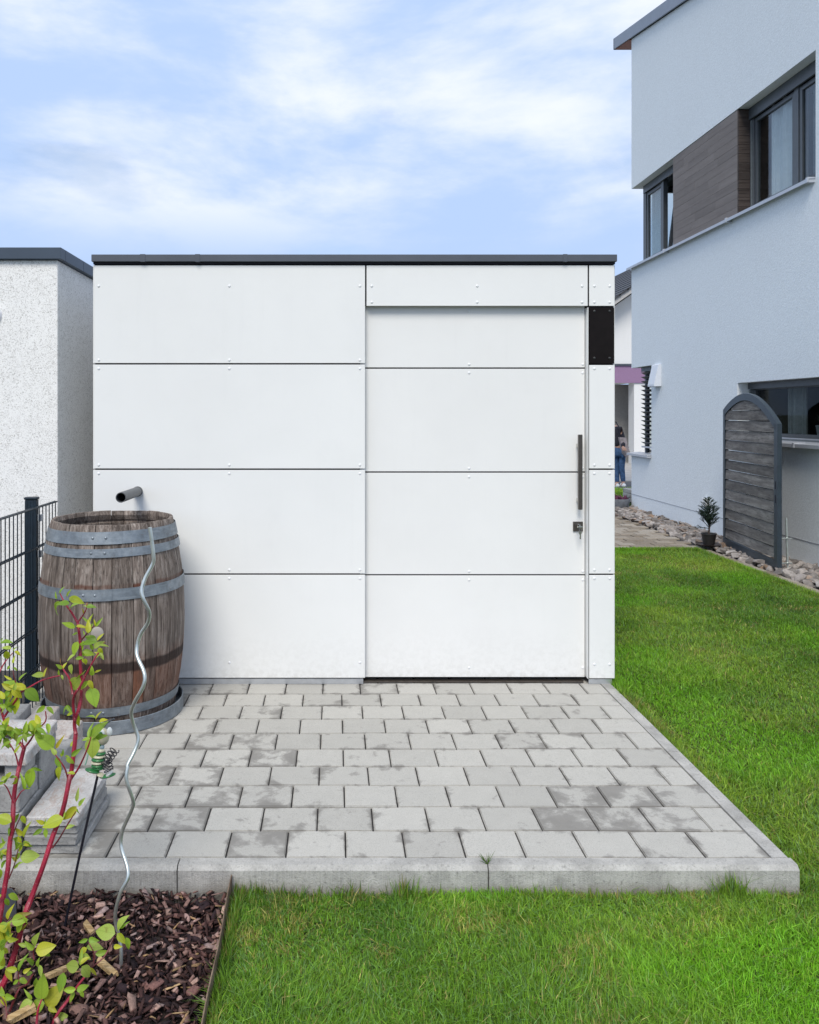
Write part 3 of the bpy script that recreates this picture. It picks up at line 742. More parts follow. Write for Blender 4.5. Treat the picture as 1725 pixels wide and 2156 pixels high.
mb.v = [tuple(mt @ Vector(q)) for q in mb.v]; mb.build('bung', plain('silicone_bung', (0.33, 0.30, 0.27), 0.6), bar, smooth=True)

# ------------------------------------------------------------------ stacked blocks and slabs
def rough_box(x0, x1, y0, y1, z0, z1, amp=0.0022, n=8, rz=0.0, seed=0, chip=0.0):
    bm = bmesh.new(); bmesh.ops.create_cube(bm, size=1)
    bmesh.ops.bevel(bm, geom=list(bm.edges), offset=0.02, segments=1, affect='EDGES')
    bmesh.ops.subdivide_edges(bm, edges=[e for e in bm.edges if e.calc_length() > 0.5], cuts=n, use_grid_fill=True)
    c = Vector(((x0+x1)/2, (y0+y1)/2, 0)); rot = Matrix.Rotation(rz, 3, 'Z'); d = Vector((x1-x0, y1-y0, z1-z0))
    for q in bm.verts:
        # keep the chamfer about 3 mm whatever the block's size
        u = Vector([(math.copysign(0.5, a) if abs(a) > 0.499 else (math.copysign(0.5 - 0.004/dd, a) if abs(a) > 0.475 else a)) for a, dd in zip(q.co, d)])
        p = Vector((u.x*d.x, u.y*d.y, u.z*d.z))
        nn = mnoise.noise_vector(p*34 + Vector((seed*3.7, seed, 0)))*0.7
        nn.z = nn.z * (0.4 if u.z > -0.49 else 0)
        p = p + nn*amp + mnoise.noise_vector(p*95 + Vector((seed, 0, 0)))*amp*0.8
        q.co = rot @ p + c + Vector((0, 0, (z0+z1)/2))
    bm.verts.index_update()
    m = MB().add([q.co.copy() for q in bm.verts], [[q.index for q in f.verts] for f in bm.faces]); bm.free(); return m
def block(name, box, mat, label, cat, group, **kw):
    o = rough_box(*box, **kw).build(name, mat, None, smooth=True); return tag(o, label, cat, group)
SG = 'concrete slabs stacked at the terrace edge'; BG = 'concrete blocks stacked by the fence'
block('concrete_slab', (-1.070, -0.893, 2.835, 3.215, 0.002, 0.034), M_BLOCK, 'lowest grey concrete slab lying on the paving in the low slab stack', 'slab', SG, amp=0.0036, seed=1, n=11)
block('concrete_slab', (-1.088, -0.904, 2.825, 3.205, 0.036, 0.071), M_BLOCK, 'grey concrete slab second from the bottom of the low slab stack', 'slab', SG, amp=0.003, seed=2, n=11)
block('concrete_slab', (-1.085, -0.906, 2.832, 3.205, 0.073, 0.101), M_BLOCK, 'grey concrete slab just under the pale top slab of the low stack', 'slab', SG, amp=0.0036, seed=3, n=11)
block('concrete_slab', (-1.081, -0.899, 2.822, 3.210, 0.103, 0.138), M_BLOCKL, 'pale slab with pink stains on top of the low slab stack', 'slab', SG, amp=0.0036, seed=4, n=11)
block('concrete_block', (-1.46, -1.10, 2.823, 3.16, 0.002, 0.078), M_BLOCK, 'wide grey block at the bottom of the tall stack, on the paving', 'block', BG, seed=5)
block('concrete_block', (-1.45, -1.095, 2.818, 3.16, 0.080, 0.154), M_BLOCK, 'wide grey block second from the bottom of the tall stack', 'block', BG, seed=6)
block('concrete_block', (-1.46, -1.10, 2.815, 2.99, 0.156, 0.252), M_BLOCK, 'grey block in front of the dark opening of the tall stack', 'block', BG, seed=7)
block('concrete_block', (-1.17, -1.092, 2.995, 3.165, 0.156, 0.302), M_BLOCK, 'upright grey block carrying the right rear corner of the top slab', 'block', BG, seed=8)
block('concrete_block', (-1.175, -1.105, 2.87, 2.985, 0.2545, 0.302), M_BLOCK, 'small grey block carrying the right front corner of the top slab', 'block', BG, seed=18)
block('concrete_block', (-1.52, -1.088, 2.848, 3.17, 0.304, 0.348), M_BLOCKL, 'pale flat block on top of the tall stack', 'block', BG, seed=9)
block('concrete_block', (-1.18, -1.095, 3.20, 3.40, 0.002, 0.178), M_BLOCK, 'upright narrow grey block behind the tall stack', 'block', BG, seed=10)
block('concrete_block', (-1.34, -1.172, 3.44, 3.76, 0.002, 0.122), M_BLOCKP, 'pinkish topped block lying in front of the barrel tray', 'block', BG, seed=11)
block('concrete_block', (-1.62, -1.405, 3.42, 3.74, 0.002, 0.205), M_BLOCK, 'tall grey block by the fence post, nearest the fence', 'block', BG, seed=12)
block('concrete_block', (-1.400, -1.30, 3.50, 3.82, 0.002, 0.165), M_BLOCKP, 'pinkish block between the tall grey block and the barrel', 'block', BG, seed=13)
st = MB(); bm = stone_meshes[2]; m4 = Matrix.LocRotScale(Vector((-1.20, 2.99, 0.365)), Euler((0.2, 0.1, 0.4)), Vector((0.05, 0.035, 0.022)))
st.add([m4 @ v.co for v in bm.vertices], [tuple(p.vertices) for p in bm.polygons])
tag(st.build('bark_piece', plain('dark_bark', (0.06, 0.05, 0.042), 0.9, 0, 0.4, 60, 0.6, 80), None), 'dark lump of bark lying on top of the tall block stack', 'bark piece')

# ------------------------------------------------------------------ lawn edging, plastic sheet, spiral stake, ornament
ed = MB(); v = []; f = []
ys = np.linspace(0.6, 2.754, 24)
for y in ys:
    x = -0.3465 + 0.005*math.sin(y*4.2) + 0.003*math.sin(y*11); zt = -0.028 + 0.004*math.sin(y*3)
    v += [(x, y, -0.2), (x, y, zt), (x+0.0035, y, zt), (x+0.0035, y, -0.2)]
for i in range(len(ys)-1):
    for q in range(4): f.append((i*4+q, i*4+(q+1) % 4, (i+1)*4+(q+1) % 4, (i+1)*4+q))
f += [(0, 1, 2, 3), tuple(len(v)-4+q for q in (3, 2, 1, 0))]
tag(ed.add(v, f).build('lawn_edging', M_RUST, None, (-0.345, 1.7, -0.2)), 'rusty steel edging strip between the bark bed and the lawn', 'edging')
sh = MB(); v = []; f = []
prof = [(-1.50, 2.60), (-1.35, 2.635), (-1.22, 2.655), (-1.12, 2.655), (-1.05, 2.625), (-1.015, 2.575)]
for i, (x, y) in enumerate(prof):
    zt = [0.045, 0.030, 0.010, -0.004, 0.010, 0.020][i] - 0.005
    v += [(x, y, -0.19), (x, y, zt), (x, y-0.004, zt), (x, y-0.004, -0.19)]
for i in range(len(prof)-1):
    for q in range(4): f.append((i*4+q, i*4+(q+1) % 4, (i+1)*4+(q+1) % 4, (i+1)*4+q))
f += [(0, 1, 2, 3), tuple(len(v)-4+q for q in (3, 2, 1, 0))]
tag(sh.add(v, f).build('plastic_edging', M_DARKG, None), 'curved dark grey plastic sheet standing in the bark behind the red stems', 'edging')
# spiral plant stake
q1 = [(988,460),(1000,540),(1012,640),(1008,700),(960,790),(935,870),(945,930),(985,1020),(975,1090),(930,1160),(905,1240),(905,1310),(945,1400),(955,1460),(940,1520),(890,1610),(866,1680),(880,1760),(912,1850),(890,1930),(845,2020)]
q2 = [(840,110),(835,190),(878,320),(870,380),(815,500),(797,580),(805,650),(840,760),(840,840),(795,930),(765,1040),(762,1120),(785,1220),(800,1320),(795,1460)]
pts = [(x/3.132, 963.7 + y/3.132) for x, y in q1] + [(x/3.132, 1583 + y/3.132) for x, y in q2]
def catmull(p, n=5):
    out = []
    for i in range(len(p)-1):
        a, b, c, d = p[max(i-1, 0)], p[i], p[i+1], p[min(i+2, len(p)-1)]
        for j in range(n):
            t = j/n
            out.append(tuple(0.5*((2*b[m]) + (-a[m]+c[m])*t + (2*a[m]-5*b[m]+4*c[m]-d[m])*t*t + (-a[m]+3*b[m]-3*c[m]+d[m])*t**3) for m in range(len(b))))
    out.append(tuple(p[-1])); return out
pts = catmull(pts, 5)
path3 = []
for i, (x, y) in enumerate(pts):
    fr = i/(len(pts)-1); amp = 0.024*min(1, max(0, (fr - 0.07)*8))*min(1, (1-fr)*10)
    ph = 2*math.pi*(y - 1150)/196.0 if y < 1560 else 2*math.pi*((1560-1150)/196.0 + (y-1560)/222.0)
    path3.append(P(x, y, 2.40 + amp*math.cos(ph)))
path3.append(path3[-1] + Vector((0.0, 0, -0.08)))
tag(MB().tube(path3, 0.0056, 10).build('spiral_stake', M_GALVW, None, smooth=True), 'tall galvanised spiral plant stake standing in the bark before the barrel', 'plant stake')
# insect ornament on a stick
orn = thing('garden_ornament', P(133, 1955, 2.58), 'green and cream insect ornament on a thin black stick in the bark', 'ornament')
YO = 2.585
MB().tube([P(132, 1972, 2.58), P(168, 1800, 2.58), P(206, 1632, YO)], 0.0042, 7).build('stick', plain('black_rod', (0.012, 0.012, 0.02), 0.4), orn, smooth=True)
M_CREAM = plain('cream_glaze', (0.56, 0.52, 0.38), 0.3, 0, 0.1, 40); M_GREEN = plain('green_glaze', (0.03, 0.17, 0.05), 0.3, 0, 0.3, 40)
M_EYE = plain('white_glaze', (0.75, 0.76, 0.74), 0.25)
def ellips(c, r, n=16, m=10, rot=None):
    b = bmesh.new(); bmesh.ops.create_uvsphere(b, u_segments=n, v_segments=m, radius=1)
    v = []
    for q in b.verts:
        p = Vector((q.co.x*r[0], q.co.y*r[1], q.co.z*r[2])); p = rot @ p if rot else p
        v.append(p + Vector(c))
    b.verts.index_update(); f = [[q.index for q in fc.verts] for fc in b.faces]; b.free()
    return MB().add(v, f)
def dB(x, y): return (x/6.265, 1514.3 + y/6.265)
hc = P(*dB(1360, 230), YO); s_ = YO/FPX/6.265
hd = ellips(hc, (85*s_, 75*s_, 110*s_)).build('head', M_CREAM, orn, smooth=True)
ellips(P(*dB(1445, 165), YO-0.012), (38*s_, 36*s_, 58*s_)).build('eye', M_EYE, hd, smooth=True)
ellips(P(*dB(1335, 190), YO-0.020), (45*s_, 20*s_, 55*s_)).build('eye', M_EYE, hd, smooth=True)
ellips(P(*dB(1330, 195), YO-0.0285), (22*s_, 10*s_, 28*s_)).build('pupil', M_GREEN, hd, smooth=True)
ellips(P(*dB(1300, 300), YO+0.004), (80*s_, 62*s_, 70*s_)).build('cheek', M_GREEN, hd, smooth=True)
MB().tube([P(*dB(1370, 100), YO), P(*dB(1420, 40), YO), P(*dB(1510, -5), YO)], 0.003, 6).build('antenna', M_DARKG, hd)
tor = [((1330, 415), 60, M_CREAM), ((1320, 450), 78, M_GREEN), ((1310, 490), 88, M_CREAM), ((1300, 530), 94, M_GREEN), ((1290, 570), 92, M_CREAM), ((1290, 610), 86, M_GREEN), ((1300, 645), 70, M_GREEN)]
for (x, y), r_, m_ in tor: ellips(P(*dB(x, y), YO), (r_*s_, r_*0.8*s_, 30*s_)).build('body_ring', m_, orn, smooth=True)
ellips(P(*dB(1345, 365), YO), (34*s_, 30*s_, 40*s_)).build('neck', plain('pale_blue_glaze', (0.35, 0.45, 0.5), 0.3), orn, smooth=True)
for c_, a_, L_, m_ in (((1220, 680), -14, 100, M_GREEN), ((1330, 735), -20, 60, M_CREAM), ((1420, 745), 12, 110, M_GREEN), ((1440, 720), 35, 55, M_EYE)):
    ellips(P(*dB(*c_), YO-0.006), (L_*s_, 60*s_, 24*s_), rot=Matrix.Rotation(R(-a_), 3, 'Y')).build('petal', m_, orn, smooth=True)
for (xa, ya), (xb, yb), rr_ in (((1440, 690), (1395, 540), 62), ((1400, 560), (1520, 395), 60)):
    cp = []; A_, B_ = P(*dB(xa, ya), YO-0.01), P(*dB(xb, yb), YO-0.01); dv = (B_-A_); ax = dv.normalized(); u_ = ax.orthogonal().normalized(); w_ = ax.cross(u_)
    for i in range(60):
        t = i/59; an = 2*math.pi*4*t; cp.append(A_ + dv*t + (u_*math.cos(an) + w_*math.sin(an))*rr_*s_)
    MB().tube(cp, 0.0016, 5).build('coil', M_SUB, orn)
MB().tube([P(*dB(1165, 440), YO), P(*dB(1150, 520), YO), P(*dB(1125, 600), YO)], 0.0028, 6).build('wing_wire', plain('pale_green', (0.3, 0.5, 0.4), 0.4), orn)

# ------------------------------------------------------------------ red-stemmed dogwood
shr = thing('dogwood_shrub', (-0.98, 2.30, PH), 'red stemmed shrub with fresh yellow green leaves in front of the barrel', 'shrub')
OFF = {'A': 1239.0, 'B': 1514.3, 'C': 1824.1}
def q(cr, x, y): return (x/6.265, OFF[cr] + y/6.265)
def stem(pts, r0, r1, Y0, Y1, mat=None, n=7):
    pp = catmull([q(*p) for p in pts], 4); N_ = len(pp)
    p3 = [P(x, y, Y0 + (Y1-Y0)*i/(N_-1) + 0.004*math.sin(i*0.7)) for i, (x, y) in enumerate(pp)]
    rad = [r0 + (r1-r0)*i/(N_-1) + (0.0006 if i % 9 == 0 else 0) for i in range(N_)]
    return MB().tube(p3, rad, n).build('stem', mat or M_STEM, shr, smooth=True)
stem([('C',-190,1500),('C',-60,1000),('C',0,660),('C',60,300),('C',110,0),('B',130,1650),('B',165,1400),('B',180,1110),('B',200,900),('B',250,660),('B',320,380)], .0082, .0062, 2.28, 2.42)
stem([('C',-190,2000),('C',0,1640),('C',110,1400),('C',240,1000),('C',330,640),('C',420,400),('C',570,0),('B',700,1540),('B',830,1200),('B',915,800),('B',950,640),('B',1000,200)], .0085, .0066, 2.26, 2.40)
stem([('B',1000,200),('A',985,1750),('A',1045,1580),('A',1080,1330),('A',1062,1000),('A',1060,720),('A',1040,540),('A',1025,450)], .0058, .0042, 2.40, 2.43)
stem([('A',1025,450),('A',940,310),('A',860,200),('A',790,60)], .0040, .0014, 2.43, 2.44)
stem([('A',1025,450),('A',1110,330),('A',1150,240)], .0028, .0014, 2.43, 2.42)
stem([('A',985,1750),('A',970,1450),('A',1060,1290),('A',1140,1130),('A',1220,980),('A',1300,850)], .0046, .0022, 2.40, 2.38)
stem([('A',960,1400),('A',920,1200),('A',850,1090),('A',810,1010)], .0034, .0016, 2.41, 2.43)
stem([('A',1065,690),('A',1120,630),('A',1200,530),('A',1250,490)], .0028, .0014, 2.42, 2.40, M_STEMD)
stem([('B',320,380),('B',190,230),('B',100,90),('A',60,1750),('A',0,1560),('A',-70,1450)], .0050, .0034, 2.42, 2.44)
stem([('A',60,1690),('A',200,1490),('A',270,1380),('A',380,1310),('A',560,1210),('A',790,1150)], .0036, .0017, 2.43, 2.40)
stem([('B',320,380),('B',400,280),('B',480,150),('B',600,30),('A',600,1620)], .0036, .0016, 2.42, 2.44)
stem([('B',310,390),('B',290,240)], .0022, .0014, 2.42, 2.40); stem([('B',240,600),('B',200,450),('B',120,310)], .0026, .0014, 2.40, 2.38)
stem([('A',-20,1130),('A',60,980),('A',170,850)], .0026, .0014, 2.44, 2.46); stem([('A',250,1380),('A',190,1180),('A',170,1080)], .0022, .0013, 2.42, 2.44, M_STEMD)
stem([('B',900,800),('B',850,640),('B',730,470)], .0028, .0015, 2.38, 2.36); stem([('B',930,800),('B',1040,640),('B',1150,400),('B',1200,240)], .0034, .0017, 2.38, 2.36)
stem([('B',690,1700),('B',780,1580),('B',880,1410),('B',1000,1220)], .0026, .0014, 2.34, 2.32, M_STEMD)
stem([('B',180,1110),('B',100,920),('B',50,860)], .0024, .0013, 2.36, 2.34); stem([('B',200,1090),('B',270,970),('B',320,930)], .0024, .0013, 2.36, 2.34)
stem([('B',150,1600),('B',210,1420),('B',280,1270)], .0022, .0012, 2.34, 2.32, M_STEMD); stem([('B',120,2100),('B',190,1920),('B',240,1720)], .0022, .0012, 2.31, 2.29, M_STEMD)
stem([('C',60,2100),('C',180,1780),('C',260,1610),('C',350,1560),('C',440,1420)], .0042, .0016, 2.20, 2.24, M_STEMD)
stem([('C',640,2200),('C',760,1950),('C',880,1790),('C',1010,1600),('C',1110,1470)], .0048, .0030, 2.17, 2.26)
stem([('C',1110,1470),('C',1210,1340),('C',1370,1200),('C',1480,1000),('C',1540,870)], .0026, .0014, 2.26, 2.33, M_STEMD)
stem([('C',860,1700),('C',850,1500),('C',840,1390)], .0020, .0012, 2.22, 2.24, M_STEMD); stem([('C',480,2150),('C',500,1900),('C',550,1760)], .0040, .0020, 2.15, 2.18)
stem([('C',450,1240),('C',440,1120),('C',460,1080)], .0018, .0012, 2.26, 2.27, M_STEMD); stem([('C',1230,1320),('C',1240,1150),('C',1160,1000)], .0018, .0012, 2.28, 2.30, M_STEMD)
stem([('C',0,1720),('C',70,1830),('C',90,2000)], .0014, .0020, 2.2, 2.17, M_STEMD); stem([('C',250,1560),('C',240,1390)], .0016, .0012, 2.21, 2.22, M_STEMD)
def leaf_mesh(wid, fold, curl, twist=0.0):
    nx, v, f = 8, [], []
    for i in range(nx+1):
        t = i/nx; w = wid*(math.sin(math.pi*min(1, t**0.78))**0.85)*(1 - 0.25*t) if 0 < t < 1 else 0.0
        w = max(w, 0.006 if t < 1 else 0.0005)
        zc = -curl*t*t; xx = t*(1 - 0.18*abs(curl)*t)
        for j in (-1, -0.5, 0, 0.5, 1):
            yy = j*w; v.append((xx, yy + twist*t*t, zc + fold*abs(j)**1.3*w + 0.02*math.sin(9*t + j*2)*abs(j)*wid))
    for i in range(nx):
        for j in range(4): a = i*5+j; f.append((a, a+1, a+6, a+5))
    me = bpy.data.meshes.new('leaf'); me.from_pydata(v, [], f); me.update()
    for p in me.polygons: p.use_smooth = True
    me.materials.append(M_LEAF); return me
LM = {'w': [leaf_mesh(.34, .25, .18), leaf_mesh(.36, .15, .30, .05), leaf_mesh(.33, .4, .05, -.05)],
      'm': [leaf_mesh(.25, .45, .25), leaf_mesh(.27, .35, .45, .08), leaf_mesh(.24, .6, .1, -.06)],
      'n': [leaf_mesh(.15, .7, .35), leaf_mesh(.16, .6, .6, .1)]}
LC = [(0.30, 0.44, 0.045), (0.26, 0.40, 0.04), (0.40, 0.48, 0.04), (0.20, 0.34, 0.035), (0.46, 0.47, 0.04), (0.36, 0.47, 0.09), (0.30, 0.46, 0.06)]
nleaf = [0]
def leaf(cr, x, y, ang, ln, ty='m', Y=None, col=None):
    if nleaf[0] >= 296: return
    nleaf[0] += 1
    px, py = q(cr, x, y)
    if Y is None:
        Y = {'A': 2.41, 'B': 2.37, 'C': 2.24}[cr] + random.uniform(-.03, .02)
        if cr == 'C': Y = 2.30 - 0.09*y/2000 + (0.03 if x > 1100 else 0) + random.uniform(-.02, .02)
    d = Vector((math.cos(R(ang)), random.uniform(-.55, .25), math.sin(R(ang)))).normalized()
    n = Vector((random.uniform(-.5, .5), -0.62 + random.uniform(-.35, .3), 0.62 + random.uniform(-.4, .3)))
    n = (n - d*n.dot(d)).normalized()
    M3 = Matrix((d, n.cross(d), n)).transposed()
    L_ = ln/6.265*Y/FPX*1.18
    o = inst('leaf', random.choice(LM[ty]), shr, P(px, py, Y), M3.to_euler(), (L_, L_*random.uniform(.88, 1.12), L_))
    c = col or random.choice(LC); f_ = random.uniform(.8, 1.15); o.color = (c[0]*f_, c[1]*f_, c[2]*f_, 1)
def cluster(cr, x, y, n, ln, ty='m', spread=25):
    a0 = random.uniform(0, 360)
    for i in range(n):
        leaf(cr, x + random.uniform(-spread, spread), y + random.uniform(-spread, spread), a0 + 360*i/n + random.uniform(-30, 30), ln*random.uniform(.65, 1.15), ty)
YB = (0.36, 0.30, 0.03); BRN = (0.33, 0.17, 0.05)
for a in [(920,200,165,150,'w'),(790,170,225,230,'n'),(910,125,-15,190,'m'),(920,270,45,160,'m'),(750,140,105,90,'n'),(790,70,75,90,'n'),(885,110,70,100,'n'),(1140,240,10,110,'m'),(1140,240,150,50,'n'),
          (990,520,155,160,'m'),(1005,500,10,140,'n'),(990,520,75,70,'n'),(1160,590,85,150,'m'),(1155,590,62,120,'m'),(1170,450,125,90,'n'),(1175,460,80,110,'n'),(1250,490,85,80,'n'),(1250,500,40,120,'n'),
          (1030,590,200,80,'m'),(1110,620,95,60,'n'),(1270,690,150,140,'w'),(1280,700,172,190,'m'),(1280,690,55,110,'n'),(1030,700,250,170,'m'),(1070,820,75,130,'w'),(1230,810,120,90,'m'),(1240,780,40,140,'m'),
          (1300,750,0,120,'n'),(1300,780,-60,120,'m'),(1080,840,-8,150,'w'),(1000,870,215,120,'m'),(940,1000,265,110,'m'),(1000,930,10,90,'m'),(1090,920,-70,90,'m'),(820,1060,140,90,'m'),(830,1060,70,80,'m'),
          (790,1150,100,80,'m'),(810,1140,-60,60,'m'),(1050,1210,57,200,'w'),(1060,1180,228,260,'w'),(1190,1310,-63,230,'w'),(1210,1150,75,120,'m'),(1250,1110,25,80,'n'),(1170,1210,-60,120,'m'),(1170,1220,230,130,'m'),
          (1020,1630,270,175,'w'),(900,1540,230,120,'n'),(880,1540,-40,120,'m'),(960,1640,200,80,'m'),(1255,1710,145,110,'n'),(1260,1730,65,110,'n'),(1310,1760,25,120,'m'),(1300,1740,-50,60,'n'),
          (1190,1990,57,265,'w'),(1190,1990,20,190,'m'),(1235,1950,265,270,'w'),(1190,1990,190,110,'m'),(1180,1990,97,190,'n'),(600,1560,215,130,'m'),(610,1570,-40,120,'m'),(600,1560,190,100,'n'),
          (330,1330,-38,220,'w'),(350,1320,160,200,'m'),(590,1150,175,170,'m'),(580,1170,85,110,'n'),(250,1320,150,190,'w'),(240,1420,255,220,'w'),(160,1500,235,160,'w'),(160,1200,155,110,'n'),(250,1220,60,120,'n'),
          (10,720,15,150,'m'),(10,720,80,70,'n'),(150,800,175,130,'m'),(90,820,262,150,'m'),(170,830,60,70,'n'),(190,830,-30,90,'m'),(170,990,80,90,'n'),(130,1020,230,60,'m'),(180,1040,-40,60,'m'),
          (180,1990,60,160,'w'),(360,1800,0,180,'w'),(620,1780,-65,120,'m'),(530,1790,125,140,'m'),(480,1850,-20,140,'m'),(710,2100,135,260,'w'),(930,2090,60,120,'n')]: leaf('A', *a)
leaf('A', 740, 2110, 60, 160, 'n', None, YB); leaf('A', 810, 1000, 105, 80, 'n', None, BRN); leaf('A', 1320, 740, 30, 70, 'n', None, BRN); leaf('A', 1145, 235, 90, 45, 'm', None, BRN); leaf('A', 1100, 330, 85, 70, 'n', None, YB)
for a in [(40,1440,7,110),(80,1560,6,120),(90,1860,9,130),(40,1960,7,130),(300,1920,7,140),(450,1890,6,120),(200,1880,4,110),(30,1760,4,110),(1330,850,4,90),(1100,900,3,80),(160,1350,5,140)]: cluster('A', *a)
for a in [(940,490,40,140,'m'),(810,630,240,190,'m'),(740,500,-60,140,'m'),(740,480,120,120,'m'),(870,520,-30,120,'m'),(990,720,160,95,'m'),(430,640,262,240,'w'),(430,640,-25,120,'n'),(320,930,85,180,'n'),(320,920,20,80,'n'),
          (160,860,50,130,'m'),(150,700,230,110,'m'),(60,830,200,90,'m'),(1010,1090,85,150,'n'),(1010,1150,225,205,'m'),(1040,1150,60,110,'m'),(1020,1180,-80,70,'n'),(840,1310,193,250,'w'),(840,1300,80,70,'n'),(860,1440,20,110,'m'),
          (560,1450,210,120,'m'),(590,1380,150,110,'m'),(600,1440,-80,110,'m'),(580,1390,60,70,'n'),(150,1360,165,210,'w'),(180,1370,65,120,'m'),(270,1280,-55,120,'m'),(150,1420,240,110,'m'),(310,1530,140,130,'m'),(310,1560,75,190,'n'),
          (270,1830,3,210,'w'),(260,1760,240,110,'m'),(230,1720,100,130,'m'),(330,1620,-50,120,'m'),(290,1600,170,120,'m'),(60,1640,100,90,'n'),(100,1740,190,130,'m'),(-20,1700,40,100,'m'),(150,300,190,150,'n'),(190,450,60,110,'n')]: leaf('B', *a)
for a in [(300,1650,5,110),(10,1760,5,110),(110,780,4,90),(0,1990,3,140),(840,480,4,70),(240,1890,3,80)]: cluster('B', *a)
for a in [(70,420,-70,120,'m'),(110,370,-35,150,'m'),(20,380,200,100,'m'),(150,720,0,180,'w'),(100,700,75,200,'n'),(310,720,230,220,'w'),(120,740,265,170,'w'),(100,760,200,150,'w'),(310,660,-60,100,'n'),
          (450,1050,75,200,'m'),(460,1090,140,150,'m'),(470,1120,15,230,'w'),(590,1110,-60,110,'m'),(360,1050,170,110,'m'),(230,1370,165,140,'m'),(250,1390,82,190,'n'),(300,1400,20,90,'m'),(250,1500,220,100,'m'),(260,1480,-20,110,'m'),
          (480,1470,265,220,'n'),(440,1300,110,140,'m'),(520,1300,-70,130,'m'),(500,1330,90,110,'m'),(430,1400,200,90,'m'),(550,1760,92,270,'w'),(600,1840,48,290,'w'),(590,1810,200,230,'w'),(430,1780,200,220,'m'),(420,1760,112,140,'n'),
          (760,1990,12,140,'w'),(460,1900,260,190,'m'),(660,1880,-60,150,'m'),(640,1850,-10,130,'m'),(840,1400,265,200,'w'),(1040,1330,178,180,'w'),(1060,1310,85,160,'n'),(1080,1320,-55,190,'w'),(1180,1340,-40,130,'n'),(1060,1290,40,120,'m'),
          (1520,890,172,260,'w'),(1555,850,75,225,'m'),(1550,880,-40,160,'m'),(1660,940,-68,150,'m'),(1590,820,50,120,'n'),(1140,1070,-8,190,'w'),(1150,1080,215,160,'m'),(1170,960,0,120,'m'),(1160,960,200,110,'m'),(1260,1160,8,150,'m'),(1100,1160,-10,120,'m'),(1500,1060,15,110,'m'),
          (1000,1620,185,150,'m'),(1010,1640,15,140,'m'),(990,1660,235,120,'m'),(1060,1640,-60,90,'m')]: leaf('C', *a)
leaf('C', 170, 690, 28, 230, 'n', None, (0.25, 0.22, 0.05)); leaf('C', 290, 850, 60, 90, 'n', None, YB)
for a in [(60,850,6,170),(80,980,5,150),(30,1100,4,150),(60,1330,3,140),(50,1720,5,130),(100,1860,5,130),(30,1980,6,150),(480,1330,4,110),(620,1950,5,160),(210,640,4,150),(560,1900,3,170)]: cluster('C', *a)

# ------------------------------------------------------------------ house on the right
HX, HY1 = 4.85, 13.19; HYN = 4.6; HXE = 11.5; REC = 0.156
hz = lambda slope: HEYE + slope*HX
house = thing('house', (8.0, 9.0, 0), 'tall pale grey blue rendered house with brown cladding between upper windows', 'house')
ZB0, ZB1 = hz(0.489), hz(0.7556)                 # upper window band
ZK0, ZK1 = hz(-0.066), hz(0.0753); YK1, YK0 = 9.72, 7.2
ZC0, ZC1 = hz(-0.134), hz(0.152); YC0 = 12.36    # corner window downstairs
YU0 = 8.14; YP0, YP1 = 9.73, 11.58
ZTOP = lambda y: 7.66 + (y - HY1)*0.212
def wall_grid(axis, plane, lo, hi, zlo, ztop, ops, depth, name):
    """wall sheet with openings and reveals; axis 'x': plane x=const spanning y, reveals run into +x"""
    us = sorted({lo, hi, *[o_[0] for o_ in ops], *[o_[1] for o_ in ops]}); zs = sorted({zlo, *[o_[2] for o_ in ops], *[o_[3] for o_ in ops]}) + [None]
    mb = MB()
    def pt(u, z, d=0.0): return (plane + d, u, z) if axis == 'x' else (u, plane - d, z)
    def zz(z, u): return ztop(u) if z is None else z
    for i in range(len(us)-1):
        for j in range(len(zs)-1):
            a, b = us[i], us[i+1]; z0, z1 = zs[j], zs[j+1]; cu = (a+b)/2; cz = (z0 + (zz(z1, cu)))/2
            if any(o_[0] < cu < o_[1] and o_[2] < cz < o_[3] for o_ in ops): continue
            mb.add([pt(a, z0), pt(b, z0), pt(b, zz(z1, b)), pt(a, zz(z1, a))], [(0, 1, 2, 3)])
    for (a, b, z0, z1, sides) in ops:
        if 't' in sides: mb.add([pt(a, z1), pt(b, z1), pt(b, z1, depth), pt(a, z1, depth)], [(0, 1, 2, 3)])
        if 'b' in sides: mb.add([pt(a, z0), pt(b, z0), pt(b, z0, depth), pt(a, z0, depth)], [(0, 1, 2, 3)])
        if 'l' in sides: mb.add([pt(a, z0), pt(a, z1), pt(a, z1, depth), pt(a, z0, depth)], [(0, 1, 2, 3)])
        if 'r' in sides: mb.add([pt(b, z0), pt(b, z1), pt(b, z1, depth), pt(b, z0, depth)], [(0, 1, 2, 3)])
    return mb
ops = [(YU0, HY1, ZB0, ZB1, 'tbl'), (YK0, YK1, ZK0, ZK1, 'tblr'), (YC0, HY1, ZC0, ZC1, 'tbl')]
wl = wall_grid('x', HX, HYN, HY1, -0.15, ZTOP, ops, REC + 0.10, 'wall')
NX = 6.2
wf = wall_grid('y', HY1, HX, HXE, -0.15, lambda u: ZTOP(HY1), [(HX, NX, ZB0, ZB1, 'r'), (HX, NX, ZC0, ZC1, 'r')], REC, 'wall')
for z in (ZB0, ZB1, ZC0, ZC1):      # soffit and ledge of the far side, starting behind the near recess
    wf.add([(HX+REC+0.10, HY1, z), (NX, HY1, z), (NX, HY1-REC, z), (HX+REC+0.10, HY1-REC, z)], [(0, 1, 2, 3)])
wl.v += []; base = len(wl.v); wl.v += wf.v; wl.f += [tuple(i+base for i in fc) for fc in wf.f]
wl.add([(HX, HYN, -0.15), (HXE, HYN, -0.15), (HXE, HYN, ZTOP(HYN)), (HX, HYN, ZTOP(HYN))], [(0, 1, 2, 3)])
